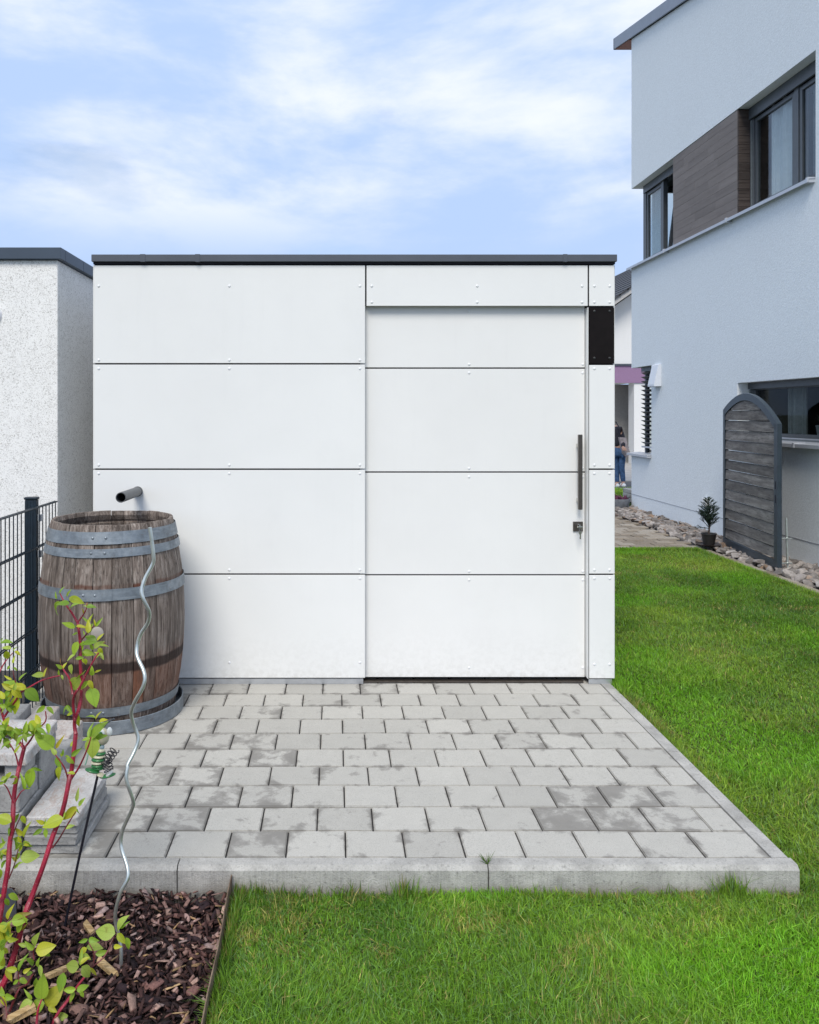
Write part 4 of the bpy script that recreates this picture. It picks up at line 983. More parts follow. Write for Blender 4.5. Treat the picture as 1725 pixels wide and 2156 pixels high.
wl.add([(HXE, HYN, -0.15), (HXE, HY1, -0.15), (HXE, HY1, ZTOP(HY1)), (HXE, HYN, ZTOP(HYN))], [(0, 1, 2, 3)])
wl.build('wall', M_HOUSE, house)
# roof slab sloping down towards the camera, with a far overhang and wood soffit
def slopebox(x0, x1, y0, y1, zb0, zt0): 
    z = lambda y, b: b + (y - HY1)*0.212
    return MB().prism([(y0, z(y0, zb0)), (y1, z(y1, zb0)), (y1, z(y1, zt0)), (y0, z(y0, zt0))], 'x', x0, x1)
slopebox(HX-0.03, HXE+0.1, HYN-0.3, 13.86, 7.672, 7.83).build('roof', M_TRIM, house)
slopebox(HX-0.055, HX-0.032, HYN-0.3, 13.885, 7.662, 7.845).build('fascia', plain('zinc_fascia', (0.24, 0.27, 0.32), 0.45, 0.2, 0.06, 4), house)
MB().prism([(HX-0.02, 0), (HX-0.02, 0)], 'y', 0, 0) 
slopebox(HX-0.03, HXE, HY1+0.01, 13.85, 7.650, 7.668).build('soffit', plain('brown_soffit', (0.24, 0.075, 0.035), 0.6, 0, 0.3, 30), house)
MB().box(HX-0.055, HXE, 13.862, 13.885, 7.80, 7.985).build('fascia', M_TRIM, house)
# plinth groove and base
MB().box(HX-0.004, HX-0.001, HYN, HY1, 0.232, 0.2375).build('plinth_joint', plain('joint_line', (0.30, 0.31, 0.34), 0.8), house)
# brown cladding between the upper windows, board by board
zb = ZB0 + 0.012; nb = 12; hb = (ZB1 - 0.006 - zb)/nb
for i in range(nb):
    splits = [YP0+0.003, YP0+random.uniform(.45, .8), YP1-random.uniform(.35, .8), YP1]
    for a, b in zip(splits[:-1], splits[1:]):
        MB().box(HX+0.004+random.uniform(0, .0015), HX+0.030, a+0.0006, b-0.0006, zb+i*hb+0.0012, zb+(i+1)*hb-0.0012).build('cladding_board', M_CLAD, house)
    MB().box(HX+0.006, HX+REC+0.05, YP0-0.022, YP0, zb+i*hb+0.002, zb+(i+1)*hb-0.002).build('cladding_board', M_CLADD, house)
MB().box(HX+0.032, HX+REC+0.05, YP0+0.003, YP1, zb, ZB1-0.006).build('cladding_backing', M_SUB, house)
# window builder on the long side (plane x): frame, mullions, panes
M_FRAME = plain('dark_grey_frame', (0.075, 0.085, 0.095), 0.4, 0, 0.1)
M_FRAMEL = plain('grey_green_frame', (0.15, 0.17, 0.18), 0.4, 0, 0.1)
M_CURT = plain('white_curtain', (0.80, 0.81, 0.84), 0.9, 0, 0.06, 20)
M_ROOM = plain('dark_room', (0.022, 0.020, 0.020), 0.9, 0, 0.4, 2)
XF = HX + REC
def framebox(y0, y1, z0, z1, fw, x0, x1, name, mat, parent):
    mb = MB(); mb.box(x0, x1, y0, y0+fw, z0, z1, 0.003); mb.box(x0, x1, y1-fw, y1, z0, z1, 0.003)
    mb.box(x0+.0007, x1-.0007, y0+fw, y1-fw, z0, z0+fw, 0.003); mb.box(x0+.0007, x1-.0007, y0+fw, y1-fw, z1-fw, z1, 0.003)
    return mb.build(name, mat, parent)
def curtain(y0, y1, z0, z1, x, parent, folds=9, mat=None):
    v = []; f = []; n = 60
    for i in range(n+1):
        y = y0+(y1-y0)*i/n; d = 0.025*math.sin(i/n*folds*2*math.pi) + 0.008*math.sin(i*1.7)
        v += [(x+d, y, z0), (x+d, y, z1)]
    f = [(2*i, 2*i+2, 2*i+3, 2*i+1) for i in range(n)]
    return MB().add(v, f).build('curtain', mat or M_CURT, parent, smooth=True)
def room(y0, y1, z0, z1, x0, x1, wallopen=True):
    mb = MB()
    mb.add([(x1, y0, z0), (x1, y1, z0), (x1, y1, z1), (x1, y0, z1)], [(0, 1, 2, 3)])
    for yy in (y0, y1): mb.add([(x0, yy, z0), (x1, yy, z0), (x1, yy, z1), (x0, yy, z1)], [(0, 1, 2, 3)])
    for zz in (z0, z1): mb.add([(x0, y0, zz), (x1, y0, zz), (x1, y1, zz), (x0, y1, zz)], [(0, 1, 2, 3)])
    return mb.build('room', M_ROOM, house)
# upstairs, near window: two lights
UT = ZB1 - 0.10
w1 = framebox(YU0-0.02, YP0-0.024, ZB0+0.02, ZB1-0.004, 0.055, XF, XF+0.07, 'window', M_FRAME, house)
MB().box(XF-0.028, XF-0.001, YU0-0.02, YP0-0.024, ZB1-0.14, ZB1-0.004).build('blind_box', M_FRAME, w1)
MB().box(XF+0.003, XF+0.067, 8.72, 8.80, ZB0+0.077, ZB1-0.061).build('mullion', M_FRAME, w1)
for y0, y1 in ((YU0+0.04, 8.715), (8.805, YP0-0.085)):
    sash = framebox(y0, y1, ZB0+0.080, ZB1-0.145, 0.05, XF+0.012, XF+0.058, 'sash', M_FRAME, w1)
    MB().box(XF+0.030, XF+0.036, y0+0.05, y1-0.05, ZB0+0.13, ZB1-0.195).build('pane', M_GLASS, sash)
MB().box(XF-0.012, XF+0.002, YP0-0.055, YP0-0.030, ZB0+0.022, ZB1-0.15).build('guide_rail', M_FRAMEL, w1)
curtain(8.70, 9.40, ZB0+0.05, ZB1-0.10, XF+0.092, w1, 3); curtain(7.9, 8.58, ZB0+0.05, ZB1-0.10, XF+0.10, w1, 7, plain('grey_curtain', (0.20, 0.21, 0.23), 0.9, 0, 0.2, 12))
room(7.6, 9.76, ZB0-0.3, ZB1+0.2, XF+0.11, XF+2.5)
# upstairs corner window
w2 = framebox(YP1+0.004, HY1-REC, ZB0+0.02, ZB1-0.004, 0.05, XF, XF+0.07, 'window', M_FRAME, house)
MB().box(XF-0.026, XF-0.001, YP1+0.004, HY1-REC, ZB1-0.12, ZB1-0.004).build('blind_box', M_FRAME, w2)
MB().box(XF+0.003, XF+0.067, 12.30, 12.37, ZB0+0.072, ZB1-0.056).build('mullion', M_FRAME, w2)
sash = framebox(12.375, HY1-REC-0.055, ZB0+0.075, ZB1-0.125, 0.05, XF+0.012, XF+0.058, 'sash', M_FRAME, w2)
MB().box(XF+0.030, XF+0.036, 12.425, HY1-REC-0.105, ZB0+0.125, ZB1-0.175).build('pane', M_GLASS, sash)
ts = MB(); fw = 0.045                                   # tilted sash, open at the top
def tl(y, z, d): return (XF+0.06+d+0.16*(z-ZB0-0.08)/(ZB1-ZB0), y, z)
for (y0, y1, z0, z1) in ((YP1+0.06, YP1+0.06+fw, ZB0+0.08, ZB1-0.14), (12.29-fw, 12.29, ZB0+0.08, ZB1-0.14), (YP1+0.06+fw, 12.29-fw, ZB0+0.08, ZB0+0.08+fw), (YP1+0.06+fw, 12.29-fw, ZB1-0.14-fw, ZB1-0.14)):
    ts.add([tl(y0, z0, 0), tl(y1, z0, 0), tl(y1, z0, .05), tl(y0, z0, .05), tl(y0, z1, 0), tl(y1, z1, 0), tl(y1, z1, .05), tl(y0, z1, .05)], [(0,3,2,1),(4,5,6,7),(0,1,5,4),(1,2,6,5),(2,3,7,6),(3,0,4,7)])
ts.build('tilted_sash', M_FRAME, w2)
curtain(12.4, HY1-REC-0.12, ZB0+0.05, ZB1-0.10, XF+0.095, w2, 5, plain('pale_curtain', (0.50, 0.60, 0.66), 0.9, 0, 0.06, 20))
MB().box(XF, XF+0.07, HY1-REC+0.001-0.0, HY1-REC+0.06, ZB0+0.02, ZB1-0.004).build('corner_post', M_FRAME, w2)
MB().box(XF+1.2, XF+1.25, 11.4, 13.0, ZB0-0.2, ZB1+0.2).build('room_wall', plain('bright_room', (0.7, 0.7, 0.68), 0.9), w2)
fx = MB(); fx.box(XF+0.072, NX, HY1-REC-0.0, HY1-REC+0.05, ZB0+0.02, ZB0+0.07); fx.box(XF+0.072, NX, HY1-REC, HY1-REC+0.05, ZB1-0.10, ZB1-0.004); fx.box(NX-0.06, NX-0.002, HY1-REC, HY1-REC+0.05, ZB0+0.07, ZB1-0.10)
fx.build('frame', M_FRAME, w2); MB().box(XF+0.072, NX-0.06, HY1-REC+0.022, HY1-REC+0.028, ZB0+0.07, ZB1-0.10).build('pane', M_GLASS, w2)
# sills
M_SILL = plain('aluminium_sill', (0.50, 0.52, 0.56), 0.4, 0.3, 0.05, 6)
def sill(y0, y1, z, caps, depth=0.07):
    mb = MB().prism([(HX-depth, z-0.038), (HX-depth, z-0.002), (HX+REC, z+0.014), (HX+REC, z+0.010), (HX-depth+0.004, z-0.008), (HX-depth+0.004, z-0.038)], 'y', y0, y1)
    o = mb.build('window_sill', M_SILL, house)
    for c in caps: MB().box(HX-depth-0.006, HX+0.02, c-0.018, c+0.018, z-0.044, z+0.012, 0.003).build('sill_joint', M_SILL, o)
    return o
sill(YU0+0.004, 9.87, ZB0+0.004, (8.17, 9.87)); sill(9.872, HY1+0.05, ZB0+0.004, (11.74,))
MB().box(HX+0.0, NX, HY1+0.001, HY1+0.06, ZB0-0.03, ZB0+0.002).build('window_sill', M_SILL, house)
sill(YK0+0.004, YK1-0.004, ZK0+0.004, (8.36,), 0.10); sill(YC0+0.004, HY1+0.06, ZC0+0.004, (YC0+0.03,), 0.06)
# kitchen window
w3 = framebox(YK0-0.02, YK1+0.02, ZK0-0.04, ZK1+0.03, 0.075, XF, XF+0.07, 'window', M_FRAMEL, house)
MB().box(XF-0.03, XF-0.001, YK0-0.02, YK1-0.001, ZK1-0.075, ZK1-0.002).build('blind_box', M_FRAME, w3)
MB().box(XF-0.022, XF-0.004, YK1-0.045, YK1-0.015, ZK0+0.02, ZK1-0.08).build('guide_rail', M_FRAMEL, w3)
sash = framebox(YK0+0.06, YK1-0.06, ZK0+0.052, ZK1-0.048, 0.040, XF+0.010, XF+0.06, 'sash', M_FRAME, w3)
MB().box(XF+0.030, XF+0.036, YK0+0.115, YK1-0.115, ZK0+0.092, ZK1-0.088).build('pane', M_GLASSK, sash)
MB().box(XF+0.003, XF+0.06, YK0+0.06, YK1-0.06, ZK0+0.036, ZK0+0.051).build('lower_rail', M_SILL, w3)
curtain(9.08, 9.42, ZK0, ZK1, XF+0.30, w3, 3, plain('cream_curtain', (0.42, 0.41, 0.39), 0.9))
room(6.4, 9.8, ZK0-0.02, ZK1+0.4, XF+0.11, XF+3.2)
MB().box(XF+0.085, XF+0.30, YK0, YK1-0.1, ZK0+0.03, ZK0+0.075).build('inner_sill', M_SILL, w3)
# downstairs corner window with venetian blind
w4 = MB().box(XF, XF+0.06, HY1-REC-0.055, HY1-REC, ZC0+0.015, ZC1-0.004).box(XF, XF+0.06, YC0-0.02, YC0+0.05, ZC0+0.015, ZC1-0.004).build('window', M_FRAME, house)
MB().box(XF+0.028, XF+0.033, YC0+0.05, HY1-REC-0.056, ZC0+0.02, ZC1-0.004).build('pane', M_GLASS, w4)
MB().box(XF-0.06, XF-0.001, YC0+0.01, HY1-REC-0.01, ZC1-0.07, ZC1-0.003).build('blind_head', M_FRAME, w4)
nsl = 17
for i in range(nsl):
    z = ZC1 - 0.10 - i*0.0695
    c = Vector((XF-0.045, (YC0+HY1-REC)/2, z)); L2 = (HY1-REC-0.03-YC0-0.03)/2
    mt = Matrix.Translation(c) @ Matrix.Rotation(R(28), 4, 'Y')
    MB().box(-0.035, 0.035, -L2, L2, -0.0012, 0.0012, 0, mt).build('blind_slat', plain('slat', (0.10, 0.105, 0.115), 0.4) if i == 0 else bpy.data.materials['slat'], w4)
MB().box(XF-0.06, XF-0.03, YC0+0.02, HY1-REC-0.02, ZC0+0.10, ZC0+0.125).build('blind_bar', M_SILL, w4)
MB().box(XF+0.25, XF+0.3, YC0-0.1, HY1-REC-0.2, ZC0-0.3, ZC1+0.2).build('room_wall', M_ROOM, w4)
fx = MB(); fx.box(XF+0.062, NX, HY1-REC, HY1-REC+0.05, ZC0+0.015, ZC0+0.06); fx.box(XF+0.062, NX, HY1-REC, HY1-REC+0.05, ZC1-0.06, ZC1-0.004); fx.build('frame', M_FRAME, w4)
# vent hood and outside socket on the wall
vy0 = FPX*HX/(1371-VX); vy1 = FPX*HX/(1393-VX)
vz1, vz0 = HEYE - (766-VY)*vy1/FPX, HEYE - (813-VY)*vy1/FPX
MB().prism([(HX-0.001, vz0), (HX-0.11, vz0), (HX-0.11, vz0+0.03), (HX-0.045, vz1-0.012), (HX-0.03, vz1), (HX-0.001, vz1)], 'y', vy1, vy1+0.24).build('vent_hood', plain('white_metal', (0.66, 0.69, 0.74), 0.4, 0, 0.03), house)
sy = FPX*HX/(1490-VX)
MB().box(HX-0.05, HX-0.001, sy-0.055, sy+0.055, HEYE-(1066-VY)*sy/FPX, HEYE-(1049-VY)*sy/FPX, 0.006).build('outdoor_socket', M_RIVW, house)

# plants on the inner sill
def spiky(px, Y, X, h, name, label, pot):
    t = thing(name, (X, Y, ZK0+0.076), label, 'plant', 'plants on the inner window sill')
    MB().lathe([(0.0, 0.0), (0.045, 0.0), (0.06, 0.10), (0.063, 0.10), (0.063, 0.115), (0.0, 0.112)], (X, Y, ZK0+0.0765), 16).build('pot', pot, t, smooth=True)
    mb = MB()
    for i in range(34):
        a = random.uniform(0, 6.28); lean = random.uniform(0.1, 0.9); L_ = h*random.uniform(.7, 1.1)
        p0 = Vector((X, Y, ZK0+0.185)); d = Vector((math.cos(a)*lean*0.7, math.sin(a)*lean, 1)).normalized()
        p1 = p0 + d*L_*0.6; p2 = p0 + d*L_ + Vector((0, 0, -0.25*L_*lean)); s_ = Vector((-math.sin(a), math.cos(a), 0))*0.006
        mb.add([p0-s_, p0+s_, p1-s_, p1+s_, p2], [(0, 1, 3, 2), (2, 3, 4)])
    mb.build('leaves', M_NEEDLE, t)
M_POT = plain('pale_pot', (0.30, 0.30, 0.29), 0.6); 
spiky(1660, 8.62, XF+0.2, 0.20, 'potted_plant', 'drooping plant in a pot behind the gate arch, inside the kitchen window', M_POT)
spiky(1700, 8.27, XF+0.2, 0.26, 'potted_plant', 'spiky plant in a pale pot inside the kitchen window', M_POT)
spiky(1740, 7.95, XF+0.2, 0.22, 'potted_plant', 'plant in a pot at the right picture edge inside the kitchen window', M_POT)

# ------------------------------------------------------------------ arched gate leaning by the wall
gate = thing('garden_gate', (4.6, 8.7, 0), 'arched gate with grey weathered boards in a blue grey frame leaning by the house', 'gate')
BL, TL = P(1527, 1146, 9.40), P(1527, 863, 9.40); BR, TR = P(1642, 1201, 7.95), P(1647, 893, 7.95)
TL.x, TL.y = BL.x + 0.02, BL.y
u = (BR - BL); u.z = 0; gl = u.length; u.normalize(); nrm = Vector((u.y, -u.x, 0));  nrm = nrm if nrm.x < 0 else -nrm
zLB, zRB, zLT, zRT = BL.z, BR.z, TL.z, TR.z
def gp(s, z, d=0.0): 
    p = BL + u*(s*gl) + nrm*d; return Vector((p.x, p.y, z))
def bot(s): return zLB + (zRB-zLB)*s
def arch(s): return (zLT + (zRT-zLT)*s) + 0.245*math.sin(math.pi*s)**0.9 * 1.0
M_GATEF = plain('blue_grey_steel', (0.032, 0.046, 0.060), 0.4, 0.2, 0.15, 12)
def gbar(pts, w, parent=None, name='frame_bar'):
    """bar of square section following (s,z) points"""
    v = []; f = []
    for i, (s_, z_) in enumerate(pts):
        s0, z0 = pts[max(i-1, 0)]; s1, z1 = pts[min(i+1, len(pts)-1)]
        t_ = Vector(((s1-s0)*gl, z1-z0)).normalized(); n_ = Vector((t_.y, -t_.x))
        for a, d in ((0, 0.022), (1, 0.022), (1, -0.022), (0, -0.022)):
            v.append(gp(s_ + n_.x*w*a/gl, z_ + n_.y*w*a, d))
    for i in range(len(pts)-1):
        for q_ in range(4): f.append((i*4+q_, i*4+(q_+1) % 4, (i+1)*4+(q_+1) % 4, (i+1)*4+q_))
    f += [(0, 1, 2, 3), tuple(len(v)-4+q_ for q_ in (3, 2, 1, 0))]
    return MB().add(v, f).build(name, M_GATEF, gate)
gbar([(0, bot(0)), (0, zLT)], 0.052, name='stile'); 
gbar([(1, zRT), (1, bot(1))], 0.075, name='stile')
gbar([(s_, arch(s_)) for s_ in np.linspace(0.001, 0.999, 25)], 0.075, name='arch_bar')
gbar([(0.951, bot(1)+0.002), (0.0345, bot(0)+0.002)], 0.075, name='bottom_bar')
nbd = 14; s0, s1 = 0.037, 0.948
z00 = max(bot(0), bot(1)) + 0.085; hh = (1.585 - z00)/13
for i in range(nbd):
    v = []; f = []; n = 16; za = z00 + i*hh + random.uniform(-.002, .003); zb_ = z00 + (i+1)*hh - (0.007 if i < 9 else 0.0035) - random.uniform(0, .003); dd = random.uniform(-.003, .003)
    ss = [s_ for s_ in np.linspace(s0, s1, n) if arch(s_) - 0.07 > za + 0.006]
    if len(ss) < 3: continue
    for s_ in ss:
        zt_ = min(zb_, arch(s_) - 0.070)
        for z_, d in ((za+.002, 0.017), (zt_-.002, 0.009), (zt_, 0.006), (zt_, -0.012), (za, -0.008), (za, 0.014)): v.append(gp(s_, z_, d + dd))
    for a in range(len(ss)-1):
        for q_ in range(6): f.append((a*6+q_, a*6+(q_+1) % 6, (a+1)*6+(q_+1) % 6, (a+1)*6+q_))
    f += [tuple(range(6)), tuple(len(v)-6+q_ for q_ in range(5, -1, -1))]
    MB().add(v, f).build('board', M_GATEW, gate)
for z0, z1 in ((0.80, 0.875), (0.66, 0.74)):
    v = [gp(0.972, z, 0.0235) + u*a for z, a in ((z0, -.012), (z0, .012), (z1, .012), (z1, -.012))] + [gp(0.972, z, 0.0215) + u*a for z, a in ((z0, -.012), (z0, .012), (z1, .012), (z1, -.012))]
    MB().add(v, [(0,1,2,3),(7,6,5,4),(0,4,5,1),(1,5,6,2),(2,6,7,3),(3,7,4,0)]).build('lock_slot', M_SUB, gate)
# galvanised bolt rod standing behind the gate
rod = thing('bolt_rod', P(1660, 1203, 8.0), 'galvanised rod with two cross pins standing right of the gate', 'rod')
rx = P(1660, 1203, 8.0)
MB().tube([rx + Vector((0, 0, -0.12)), Vector((rx.x-0.02, rx.y, P(1656, 1090, 8.0).z))], 0.011, 8).build('rod', M_GALVW, rod, smooth=True)
for yy in (1134, 1186):
    c = P(1656, yy, 7.985); MB().tube([c + Vector((-0.06, 0, 0)), c + Vector((0.055, 0, 0))], 0.008, 6).build('pin', M_GALVW, rod)

# ------------------------------------------------------------------ potted spruce
sp0 = P(1493, 1146, 9.35)
spr = thing('potted_spruce', sp0, 'small dark spruce in a black pot standing on the stones', 'plant')
MB().lathe([(0.0, 0.0), (0.075, 0.0), (0.098, 0.14), (0.105, 0.14), (0.105, 0.155), (0.095, 0.155), (0.09, 0.14), (0.0, 0.14)], sp0, 20).build('pot', plain('black_pot', (0.018, 0.016, 0.016), 0.5), spr, smooth=True)
MB().lathe([(0.0, 0.0), (0.15, 0.0), (0.165, 0.018), (0.158, 0.018), (0.145, 0.006), (0.0, 0.006)], sp0 + Vector((0, 0, -0.012)), 24).build('saucer', plain('brown_saucer', (0.045, 0.032, 0.028), 0.6), spr, smooth=True)
MB().tube([sp0 + Vector((0, 0, 0.13)), sp0 + Vector((0.01, 0, 0.3)), sp0 + Vector((0, 0, 0.58))], [0.014, 0.010, 0.004], 7).build('trunk', plain('spruce_bark', (0.06, 0.04, 0.03), 0.9), spr)
fol = MB(); rs = random.Random(3)
def twig(p0, p1, r_):
    d = (p1-p0); L_ = d.length; d.normalize(); a = d.orthogonal().normalized(); b = d.cross(a)
    fol.tube([p0, p1], [0.004, 0.002], 4, cap=False)
    for i in range(int(L_*420)):
        t = rs.random(); an = rs.uniform(0, 6.28); c = p0 + (p1-p0)*t; o = (a*math.cos(an) + b*math.sin(an)); w = d.cross(o)*0.0022
        tip = c + o*r_ + d*r_*0.9
        fol.add([c - w, c + w, tip], [(0, 1, 2)])
for i in range(62):
    h = rs.uniform(0.05, 0.46)**1.0; an = rs.uniform(0, 6.28); L_ = 0.05 + 0.18*rs.uniform(.7, 1.25)*(1-abs(h-0.14)/0.40)*rs.uniform(.65, 1.0)
    p0 = sp0 + Vector((0, 0, 0.155+h)); d = Vector((math.cos(an), math.sin(an), 0.95)).normalized(); p1 = p0 + d*L_
    twig(p0, p1, 0.019)
    for s_ in (-1, 1):
        sd = (d + Vector((-math.sin(an), math.cos(an), 0.2))*s_*0.6).normalized(); pm_ = p0 + d*L_*rs.uniform(.4, .7); twig(pm_, pm_ + sd*L_*0.45, 0.017)
for i in range(5): 
    t = i/5; p0 = sp0 + Vector((-0.01, 0, 0.235)); 
twig(sp0 + Vector((0, 0, 0.225)), sp0 + Vector((-0.20, -0.02, 0.25)), 0.020); twig(sp0 + Vector((-0.10, 0, 0.235)), sp0 + Vector((-0.17, -0.03, 0.268)), 0.018)
fol.build('crown', M_NEEDLE, spr)
spr.scale = (0.82, 0.82, 0.82)

# ------------------------------------------------------------------ planter bowl and flowers beyond the house corner
bc = P(1301, 1078, 13.3)
bowl = thing('planter_bowl', bc, 'grey round planter bowl beyond the brick path', 'planter')
MB().lathe([(0.0, 0.0), (0.11, 0.0), (0.17, 0.09), (0.195, 0.20), (0.195, 0.225), (0.18, 0.225), (0.175, 0.19), (0.0, 0.185)], bc, 32).build('bowl', plain('grey_bowl', (0.16, 0.175, 0.20), 0.7, 0, 0.2, 20), bowl, smooth=True)
mb = MB()
for i in range(160):
    a = random.uniform(0, 6.28); r_ = 0.16*math.sqrt(random.random()); p = bc + Vector((r_*math.cos(a), r_*math.sin(a), 0.20)); d = Vector((random.gauss(0, .4), random.gauss(0, .4), 1)).normalized()*random.uniform(.04, .10); s_ = Vector((random.gauss(0, 1), random.gauss(0, 1), 0)).normalized()*0.010
    mb.add([p-s_, p+s_, p+d*0.7+s_*1.4, p+d], [(0, 1, 2, 3)])
mb.build('flowers', plain('purple_flowers', (0.12, 0.03, 0.07), 0.8, 0, 0.5, 40), bowl)
lw = thing('low_stone_wall', (5.3, 14.2, 0), 'low stacked stone edging behind the house corner', 'wall')
for i in range(3): MB().box(5.12+random.uniform(0, .02), 5.6, 14.05, 14.4, 0.0+i*0.075, 0.069+i*0.075, 0.006).build('stone', M_BLOCK, lw)

# ------------------------------------------------------------------ neighbour house far behind
nb_ = thing('neighbour_house', (11, 29, 0), 'white gabled house with a purple band over its entrance', 'house')
YN = 25.0
def nx(x, Y=YN): return (x-VX)*Y/FPX
def nz(y, Y=YN): return HEYE - (y-VY)*Y/FPX
sl = 0.70; zr = lambda x: nz(636) + 0.02 + (x - nx(1297))*sl     # underside of the verge
xr = 11.6
MB().prism([(6.4, nz(768)), (xr*2-6.4, nz(768)), (xr*2-6.4, zr(6.4)-0.12), (xr, zr(xr)-0.12), (6.4, zr(6.4)-0.12)], 'y', YN, 33).build('wall', M_HOUSE2, nb_)
MB().box(6.4, xr*2-6.4, YN-0.06, 25.5, nz(770), nz(766)).build('flashing', M_TRIM, nb_)
MB().box(6.3, xr*2-6.3, YN-0.02, 25.5, nz(806), nz(770.3)).build('purple_band', m_stucco('purple_render', (0.30, 0.19, 0.31), 50), nb_)
MB().box(nx(1336), xr*2-6.4, YN+0.02, 25.5, -0.1, nz(806.3)).build('pillar', M_HOUSE2, nb_)
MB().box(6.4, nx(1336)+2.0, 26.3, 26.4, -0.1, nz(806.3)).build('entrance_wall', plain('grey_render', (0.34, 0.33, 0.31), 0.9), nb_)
MB().box(6.4, nx(1336)-0.001, 25.0, 26.29, nz(806.2), nz(803)).build('entrance_ceiling', M_HOUSE2, nb_)
def slab_roof(side):
    x0 = 5.9; pts = [(x0, zr(x0)-0.02), (xr, zr(xr)-0.02), (xr, zr(xr)+0.16), (x0, zr(x0)+0.16)]
    if side < 0: pts = [(2*xr-a, b) for a, b in pts]
    return MB().prism(pts, 'y', YN-0.55, 33.4)
for s_ in (1, -1): slab_roof(s_).build('roof', plain('verge_board', (0.42, 0.41, 0.40), 0.7) if s_ > 0 else bpy.data.materials['verge_board'], nb_)
M_TILE = plain('roof_tile', (0.035, 0.035, 0.04), 0.6, 0, 0.3, 10)
x = 5.9; rt = MB()
while x < xr - 0.1:
    z = zr(x) + 0.165; L_ = 0.36; rot = math.atan(sl) - 0.06
    mt = Matrix.Translation((x, 0, z)) @ Matrix.Rotation(-rot, 4, 'Y')
    MB().box(0, L_, YN-0.60, 33.4, 0.0, 0.045, 0, mt).build('roof_tile', M_TILE, nb_)
    x += 0.30*math.cos(math.atan(sl))

# ------------------------------------------------------------------ person with a bag beyond the shed corner
YPN = 17.3
def pm_(x, y, d=0.0): return P(x, y, YPN + d)
per = thing('person', pm_(1304, 1023), 'person in blue jeans and dark jacket bending away beyond the shed corner', 'person')
def skin(name, verts, edges, rads, mat, parent, sub=2):
    me = bpy.data.meshes.new(name); o0 = WO[parent.name]
    me.from_pydata([tuple(Vector(v) - o0) for v in verts], edges, []); o = bpy.data.objects.new(name, me)
    bm = bmesh.new(); bm.from_mesh(me); bm.verts.ensure_lookup_table(); ly = bm.verts.layers.skin.verify()
    for i, r_ in enumerate(rads): bm.verts[i][ly].radius = (r_, r_*0.9); bm.verts[i][ly].use_root = (i == 0)
    bm.to_mesh(me); bm.free()
    link(o, parent, o0); me.materials.append(mat)
    m = o.modifiers.new('skin', 'SKIN'); m.use_smooth_shade = True; s = o.modifiers.new('sub', 'SUBSURF'); s.levels = sub; s.render_levels = sub
    return o
M_SKIN = plain('skin', (0.50, 0.30, 0.22), 0.5, 0, 0.05); M_JEAN = plain('blue_denim', (0.055, 0.12, 0.25), 0.85, 0, 0.35, 18, 0.3, 200)
M_JACK = plain('dark_jacket', (0.018, 0.018, 0.028), 0.8, 0, 0.3, 20); M_HAIR = plain('dark_hair', (0.02, 0.014, 0.01), 0.6); M_SHOE = plain('white_trainer', (0.75, 0.75, 0.75), 0.5)
hipc = pm_(1301, 945); hx, hy, hz_ = hipc
J = dict(hip=hipc, spine=hipc + Vector((-.03, .04, .20)), chest=hipc + Vector((-.10, .08, .40)), neck=hipc + Vector((-.19, .10, .53)), head=hipc + Vector((-.27, .08, .62)), crown=hipc + Vector((-.32, .06, .72)),
         hL=hipc + Vector((-.10, .02, -.05)), kL=pm_(1298, 985, .04), aL=pm_(1300, 1017, .03), tL=pm_(1297, 1022, -.12),
         hR=hipc + Vector((.09, 0, -.05)), kR=pm_(1309, 983, -.02), aR=pm_(1313, 1016, 0), tR=pm_(1311, 1022, -.14),
         sL=hipc + Vector((-.26, .12, .44)), eL=hipc + Vector((-.36, -.05, .20)), wL=hipc + Vector((-.42, -.22, .06)),
         sR=hipc + Vector((.06, .04, .42)), eR=hipc + Vector((.10, -.06, .18)), wR=hipc + Vector((.02, -.26, .06)))
names = list(J); idx = {n: i for i, n in enumerate(names)}
E = [('hip','spine'),('spine','chest'),('chest','neck'),('neck','head'),('head','crown'),('hip','hL'),('hL','kL'),('kL','aL'),('aL','tL'),('hip','hR'),('hR','kR'),('kR','aR'),('aR','tR'),('chest','sL'),('sL','eL'),('eL','wL'),('chest','sR'),('sR','eR'),('eR','wR')]
RD = dict(hip=.13, spine=.12, chest=.14, neck=.055, head=.085, crown=.075, hL=.095, kL=.058, aL=.042, tL=.035, hR=.095, kR=.058, aR=.042, tR=.035, sL=.065, eL=.042, wL=.030, sR=.065, eR=.042, wR=.030)
skin('body', [J[n] for n in names], [(idx[a], idx[b]) for a, b in E], [RD[n] for n in names], M_SKIN, per)
def sub_skin(name, ns_, es_, grow, mat):
    ii = {n: i for i, n in enumerate(ns_)}
    return skin(name, [J[n] for n in ns_], [(ii[a], ii[b]) for a, b in es_], [RD[n]*grow + 0.012 for n in ns_], mat, per)
sub_skin('jeans', ['hip','hL','kL','aL','hR','kR','aR'], [('hip','hL'),('hL','kL'),('kL','aL'),('hip','hR'),('hR','kR'),('kR','aR')], 1.08, M_JEAN)
sub_skin('jacket', ['chest','spine','sL','eL','wL','sR','eR','wR','hip'], [('chest','spine'),('spine','hip'),('chest','sL'),('sL','eL'),('eL','wL'),('chest','sR'),('sR','eR'),('eR','wR')], 1.12, M_JACK)
ellips(J['crown'] + Vector((0, .03, .01)), (.105, .12, .12)).build('hair', M_HAIR, per, smooth=True)
for a, t_ in (('aL', 'tL'), ('aR', 'tR')):
    c = (J[a]*0.5 + J[t_]*0.5); ellips(c + Vector((0, 0, -.03)), (.052, .135, .055)).build('shoe', M_SHOE, per, smooth=True)
    for s_ in (0,): pass
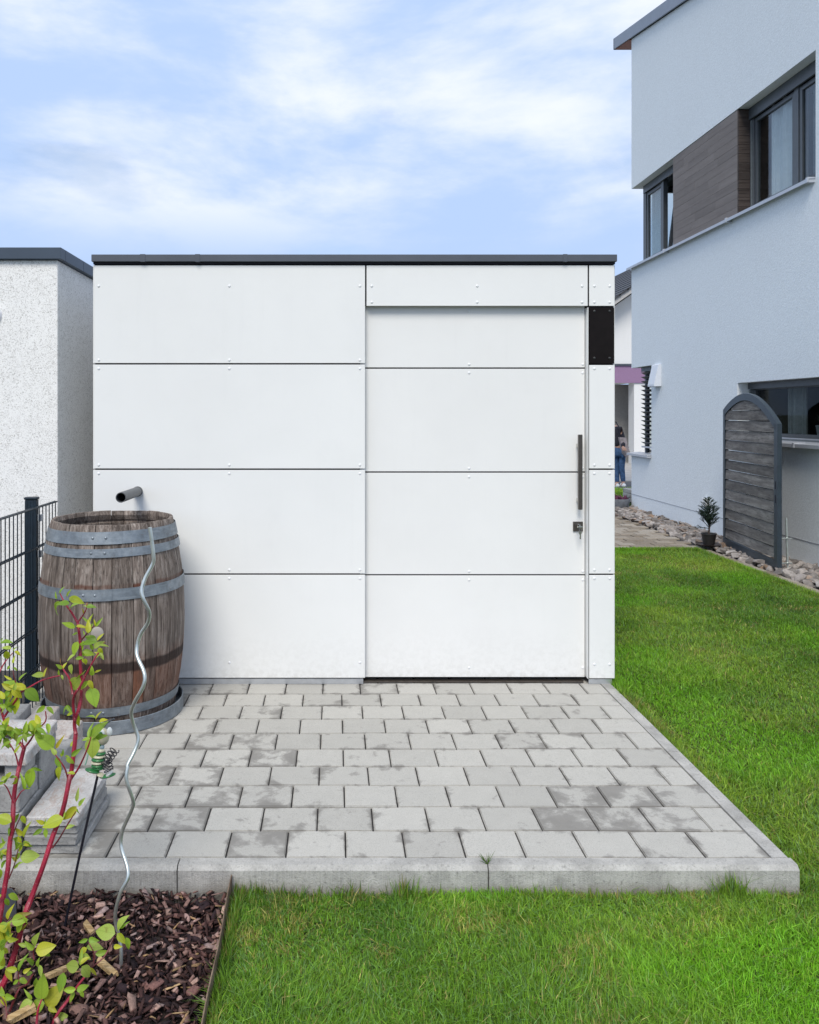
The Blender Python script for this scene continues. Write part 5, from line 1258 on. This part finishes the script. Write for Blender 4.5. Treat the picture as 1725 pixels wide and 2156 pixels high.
for w in ('wL', 'wR'):
    for i in range(5):
        b0 = J[w] + Vector((-.03+.015*i, -.03, -.02)); b1 = b0 + Vector((0.004*(i-2), -.05, -.03)); b2 = b1 + Vector((0, -.015, -.035))
        MB().tube([J[w], b0, b1, b2], [.012, .011, .009, .006], 6).build('finger', M_SKIN, per, smooth=True)
bag = thing('shoulder_bag', pm_(1315, 965, -.12), 'pale pink fabric bag hanging at the hip of the person', 'bag')
b0 = pm_(1315, 943, -.14)
vb = MB().prism([(b0.x-.12, b0.z+.23), (b0.x+.02, b0.z+.22), (b0.x+.05, b0.z+.08), (b0.x+.11, b0.z-.13), (b0.x+.02, b0.z-.20), (b0.x-.05, b0.z-.12)], 'y', YPN-.20, YPN-.10)
vb.build('bag_body', plain('pink_canvas', (0.45, 0.38, 0.38), 0.9, 0, 0.25, 14), bag)
MB().tube([Vector((b0.x-.11, YPN-.15, b0.z+.22)), hipc + Vector((-.02, -.16, .45)), hipc + Vector((-.06, -.06, .58))], 0.012, 6).build('strap', M_JACK, bag)

# ------------------------------------------------------------------ bark mulch
def rot_mats(n, tilt):
    a = rng.uniform(0, 2*np.pi, n); b = rng.normal(0, tilt, n); c = rng.normal(0, tilt, n)
    ca, sa, cb, sb, cc, sc = np.cos(a), np.sin(a), np.cos(b), np.sin(b), np.cos(c), np.sin(c); z = np.zeros(n); o = np.ones(n)
    Rz = np.stack([ca, -sa, z, sa, ca, z, z, z, o], -1).reshape(n, 3, 3); Rx = np.stack([o, z, z, z, cb, -sb, z, sb, cb], -1).reshape(n, 3, 3); Ry = np.stack([cc, z, sc, z, o, z, -sc, z, cc], -1).reshape(n, 3, 3)
    return Rz @ Rx @ Ry
def chips(n, name, lr, wr, tr, cols, tilt, zr_, x0=-1.72, x1=-0.356, y0=1.7, y1=2.748):
    c = np.array([[-1,-1,-1],[1,-1,-1],[1,1,-1],[-1,1,-1],[-1,-1,1],[1,-1,1],[1,1,1],[-1,1,1]], float)
    v = np.repeat(c[None], n, 0) * (1 + rng.uniform(-.45, .25, (n, 8, 3)))
    v[:, 4:, :2] *= rng.uniform(.4, .95, (n, 1, 1))
    L_ = rng.uniform(*lr, n); w = L_*rng.uniform(*wr, n); t = rng.uniform(*tr, n)
    v *= np.stack([L_, w, t], -1)[:, None, :]/2
    v[:, :, 2] += (0.10*L_)[:, None]*(v[:, :, 0]/(L_[:, None]/2))**2*rng.normal(0, 1, (n, 1))*0.6
    v = np.einsum('nij,nkj->nki', rot_mats(n, tilt), v)
    p = np.stack([rng.uniform(x0, x1, n), rng.uniform(y0, y1, n), np.zeros(n)], -1)
    p[:, 2] = PH + rng.uniform(*zr_, n) + 0.010*np.sin(p[:, 0]*9)*np.cos(p[:, 1]*11) + 0.012*np.clip((p[:, 1]-2.6)/.15, 0, 1)
    v += p[:, None, :]
    v[:, :, 0] = np.minimum(v[:, :, 0], -0.350); v[:, :, 1] = np.minimum(v[:, :, 1], 2.7565)
    cols = np.array(cols); tint = cols[rng.integers(0, len(cols), n)]*rng.uniform(.6, 1.35, (n, 1))
    return v, tint
F6 = [(0,3,2,1),(4,5,6,7),(0,1,5,4),(1,2,6,5),(2,3,7,6),(3,0,4,7)]
DK = [(0.018,0.008,0.008),(0.030,0.013,0.013),(0.052,0.023,0.021),(0.075,0.035,0.031),(0.024,0.012,0.015),(0.115,0.056,0.048)]
PK = [(0.24,0.14,0.12),(0.33,0.21,0.185),(0.19,0.11,0.092),(0.28,0.20,0.185),(0.15,0.075,0.064),(0.42,0.27,0.22)]
SW = [(0.40,0.27,0.14),(0.34,0.21,0.10),(0.27,0.17,0.09)]
parts_ = [chips(6000, '', (.012, .034), (.15, .5), (.002, .007), DK, .55, (-.02, .004)),
          chips(3200, '', (.022, .058), (.10, .34), (.002, .008), DK, .55, (-.006, .012)),
          chips(900, '', (.014, .034), (.35, .8), (.003, .010), PK, .5, (.0, .012)),
          chips(420, '', (.02, .05), (.15, .4), (.003, .009), PK, .45, (.002, .013)),
          chips(190, '', (.036, .066), (.35, .75), (.005, .012), PK + DK[2:], .3, (.003, .013)),
          chips(260, '', (.02, .065), (.05, .14), (.002, .005), SW, .25, (.004, .014))]
tag(fast_mesh('bark_mulch', np.concatenate([a for a, _ in parts_]), F6, 8, M_BARK, np.concatenate([b for _, b in parts_]), None, (-1, 2.2, PH)), 'reddish brown bark mulch covering the planting bed', 'bark mulch', kind='stuff')
M_PALEW = m_wood('pale_wood', ((0.30, 0.18, 0.07), (0.46, 0.31, 0.15), (0.60, 0.44, 0.25)), 0, False, 70)
for (px, py, an, L_, w_, lb) in ((283, 1945, 38, .080, .026, 'thick pale splinter of wood at the bottom left of the bark bed'), (1400, 1325, -28, .095, .020, 'pale splinter of wood beside the foot of the spiral stake'),
                                 (750, 1400, 33, .070, .015, 'pale splinter of wood between the low shoots of the shrub'), (1165, 815, -35, .062, .016, 'short pale splinter of wood near the ornament stick')):
    x_, y_ = px/6.265, 1824.1 + py/6.265; Yg = FPX*(HEYE - PH - 0.02)/(y_ - VY); c = P(x_, y_, Yg)
    v_ = rng.uniform(.7, 1.1, (8, 3))*np.array([[a, b_, d] for d in (-1, 1) for a, b_ in ((-1, -1), (1, -1), (1, 1), (-1, 1))])*np.array([L_/2, w_/2, .007])
    mt = Matrix.Translation(c) @ Matrix.Rotation(R(an*1.4), 4, 'Z') @ Matrix.Rotation(R(6), 4, 'Y')
    tag(MB().add([mt @ Vector(q_) for q_ in v_], F6).build('wood_splinter', M_PALEW, None), lb, 'wood splinter', 'pale wood splinters on the mulch')

# ------------------------------------------------------------------ grass
def fnoise(x, y, s, seed):
    """cheap smooth value noise"""
    g_ = np.random.default_rng(seed).uniform(0, 1, (97, 97)); xi, yi = x*s, y*s
    x0, y0 = np.floor(xi).astype(int), np.floor(yi).astype(int); fx_, fy_ = xi-x0, yi-y0; fx_ = fx_*fx_*(3-2*fx_); fy_ = fy_*fy_*(3-2*fy_)
    G = lambda a, b: g_[a % 97, b % 97]
    return (G(x0, y0)*(1-fx_) + G(x0+1, y0)*fx_)*(1-fy_) + (G(x0, y0+1)*(1-fx_) + G(x0+1, y0+1)*fx_)*fy_
def blades(x, y, h, w, lean, tintmul=1.0):
    n = len(x); z = lawn_z(x, y) - 0.004
    az = rng.uniform(0, 2*np.pi, n); la = rng.uniform(0, 2*np.pi, n); fl = fnoise(x, y, 3.0, 11)*6.28
    la = np.where(rng.uniform(0, 1, n) < .22, fl, la)
    ln = np.abs(rng.normal(0, lean, n))
    wx, wy = np.cos(az)*w/2, np.sin(az)*w/2
    def lvl(t, wf):
        off = ln*h*t**1.7; zz = h*t*np.sqrt(np.clip(1 - (0.55*np.minimum(ln, 1.3)*t)**2, .2, 1))
        cx, cy_, cz = x + np.cos(la)*off, y + np.sin(la)*off, z + zz
        if wf == 0: return [np.stack([cx, cy_, cz], -1)]
        return [np.stack([cx-wx*wf, cy_-wy*wf, cz], -1), np.stack([cx+wx*wf, cy_+wy*wf, cz], -1)]
    v = np.stack(lvl(0, 1) + lvl(.5, .85) + lvl(1, 0), 1)
    p = fnoise(x, y, 1.6, 3); p2 = fnoise(x, y, 5.5, 5); r_ = rng.uniform(0, 1, n)
    A, B, C_ = np.array((.075, .180, .022)), np.array((.165, .315, .030)), np.array((.330, .470, .060))
    mixv = np.clip(1.15*(p*.60 + p2*.30 + r_*.32) - .16, 0, 1)[:, None]
    c = np.where(mixv < .5, A + (B-A)*mixv*2, B + (C_-B)*(mixv-.5)*2)
    blu = rng.uniform(0, 1, n) < .22; c[blu] = c[blu]*.5 + np.array((.14, .24, .12))*.6
    dry = (rng.uniform(0, 1, n) < .05 + .42*np.clip((fnoise(x, y, 4.2, 21)-.60)*3.5, 0, 1)*np.clip(fnoise(x, y, 15, 22)*1.6-.3, 0, 1)); c[dry] = np.array((.38, .34, .12))*rng.uniform(.6, 1.2, (dry.sum(), 1))
    near = (x < 1.6) & (y > 2.42) & (y < 2.76); nd = near & (rng.uniform(0, 1, n) < .42*np.clip((fnoise(x, y, 6.5, 31)-.48)*3, 0, 1)*np.clip(fnoise(x, y, 21, 32)*1.8-.3, 0, 1)); c[nd] = np.array((.40, .37, .11))*rng.uniform(.5, 1.2, (nd.sum(), 1))
    lush = np.clip((fnoise(x, y, 2.1, 41)-.58)*5, 0, 1)[:, None]*(rng.uniform(0, 1, (n, 1)) < .8); c = c*(1-lush*.7) + np.array((.17, .43, .018))*lush*.7
    c *= rng.uniform(.5, 1.4, (n, 1))*tintmul
    return v, c
def inlawn(x, y):
    ok = (x > -0.338) & (x < 4.13) & (y < 9.19)
    return ok & ~((x < 1.592) & (y > 2.752)) & ~((x < 1.615) & (y > 4.55))
V, T = [], []
def scatter(n, x0, x1, y0, y1, hm, wm, lean, ypow=1.0, mul=1.0):
    x = rng.uniform(x0, x1, n); y = y0 + (y1-y0)*rng.uniform(0, 1, n)**ypow
    k_ = inlawn(x, y) & ((x - 0.62*y) < 0.30); x, y = x[k_], y[k_]
    hh_ = hm*(.55 + .75*fnoise(x, y, 4.5, 9))*rng.uniform(.6, 1.3, len(x))
    v, c = blades(x, y, hh_, wm*rng.uniform(.6, 1.3, len(x)), lean, mul); V.append(v); T.append(c)
scatter(80000, -0.34, 1.95, 1.75, 2.76, .036, .0034, .85, mul=1.22)
scatter(60000, -0.34, 1.95, 1.75, 2.76, .024, .0040, 1.4, mul=1.22)
scatter(190000, 1.55, 4.13, 2.70, 9.19, .032, .0050, .9, 1.35)
scatter(120000, 1.55, 4.13, 2.70, 9.19, .022, .0056, 1.5, 1.35)
def tuft(cx, cy_, n, r_, h, lean=.5, zadd=0.0):
    x = cx + rng.normal(0, r_, n); y = cy_ + rng.normal(0, r_*.5, n); y = np.where(x < 1.59, np.minimum(y, 2.752), y); x = np.maximum(x, -0.338)
    v, c = blades(x, y, h*rng.uniform(.5, 1.15, n), .0032*rng.uniform(.7, 1.3, n), lean, .9); v[..., 2] += zadd; V.append(v); T.append(c)
for px, n, r_, h in ((850, 90, .022, .085), (540, 160, .05, .06), (735, 60, .03, .065), (1540, 170, .028, .095), (1150, 40, .04, .05), (905, 40, .02, .05), (1250, 60, .06, .05), (600, 70, .07, .05), (1430, 50, .05, .05), (990, 50, .08, .045), (1090, 50, .06, .05), (660, 60, .06, .05), (1620, 30, .03, .05)):
    tuft((px-705)*2.74/1700, 2.735, n, r_, h)
x = np.concatenate([rng.uniform(1.588, 1.64, 5200)]); y = rng.uniform(2.76, 4.7, 5200); v, c = blades(x, y, .05*rng.uniform(.6, 1.3, 5200), .0036*np.ones(5200), .55); V.append(v); T.append(c)
x = rng.uniform(-0.338, -.31, 1500); y = rng.uniform(1.8, 2.75, 1500); v, c = blades(x, y, .06*rng.uniform(.5, 1.2, 1500), .0032*np.ones(1500), .5, .95); V.append(v); T.append(c)
x = rng.uniform(2.9, 4.13, 4500); y = rng.uniform(9.10, 9.21, 4500); v, c = blades(x, y, .05*rng.uniform(.6, 1.2, 4500), .005*np.ones(4500), .5); V.append(v); T.append(c)
x = rng.uniform(4.09, 4.15, 6000); y = rng.uniform(5.0, 9.2, 6000); v, c = blades(x, y, .045*rng.uniform(.6, 1.2, 6000), .005*np.ones(6000), .6); V.append(v); T.append(c)
tag(fast_mesh('lawn_grass', np.concatenate(V), [(0, 1, 3, 2), (2, 3, 4)], 5, M_GRASS, np.concatenate(T), None, (1, 3, -0.1)), 'bright green mown lawn grass round the paved terrace', 'grass', kind='stuff')
# a tiny weed in the kerb joint and grass by the planting strip
wd_ = MB()
for i in range(16):
    a = random.uniform(-1.2, 1.2); p0 = Vector((0.525 + random.uniform(-.003, .003), 2.775, 0.0)); d = Vector((math.sin(a), random.uniform(-.4, .3), math.cos(a)))*random.uniform(.03, .055); s_ = Vector((.0014, 0, 0))
    wd_.add([p0-s_, p0+s_, p0+d*.6+s_, p0+d], [(0, 1, 2, 3)])
tag(wd_.build('weed', m_leafy('weed_leaf', base=((.06, .12, .02), (.10, .17, .03))), None, (0.525, 2.775, 0)), 'small green weed growing in the joint of the front kerb', 'weed')
n = 6000; x = rng.uniform(4.5, 6.2, n); y = rng.uniform(14.6, 16.3, n); v, c = blades(x, y, .10*rng.uniform(.5, 1.2, n), .012*np.ones(n), .6, 1.2); v[..., 2] += .0
tag(fast_mesh('verge_grass', v, [(0, 1, 3, 2), (2, 3, 4)], 5, M_GRASS, c, None, (5, 15, 0)), 'strip of grass by the road beyond the house corner', 'grass', kind='stuff')
for m_ in list(bpy.data.materials):
    if m_.users == 0: bpy.data.materials.remove(m_)
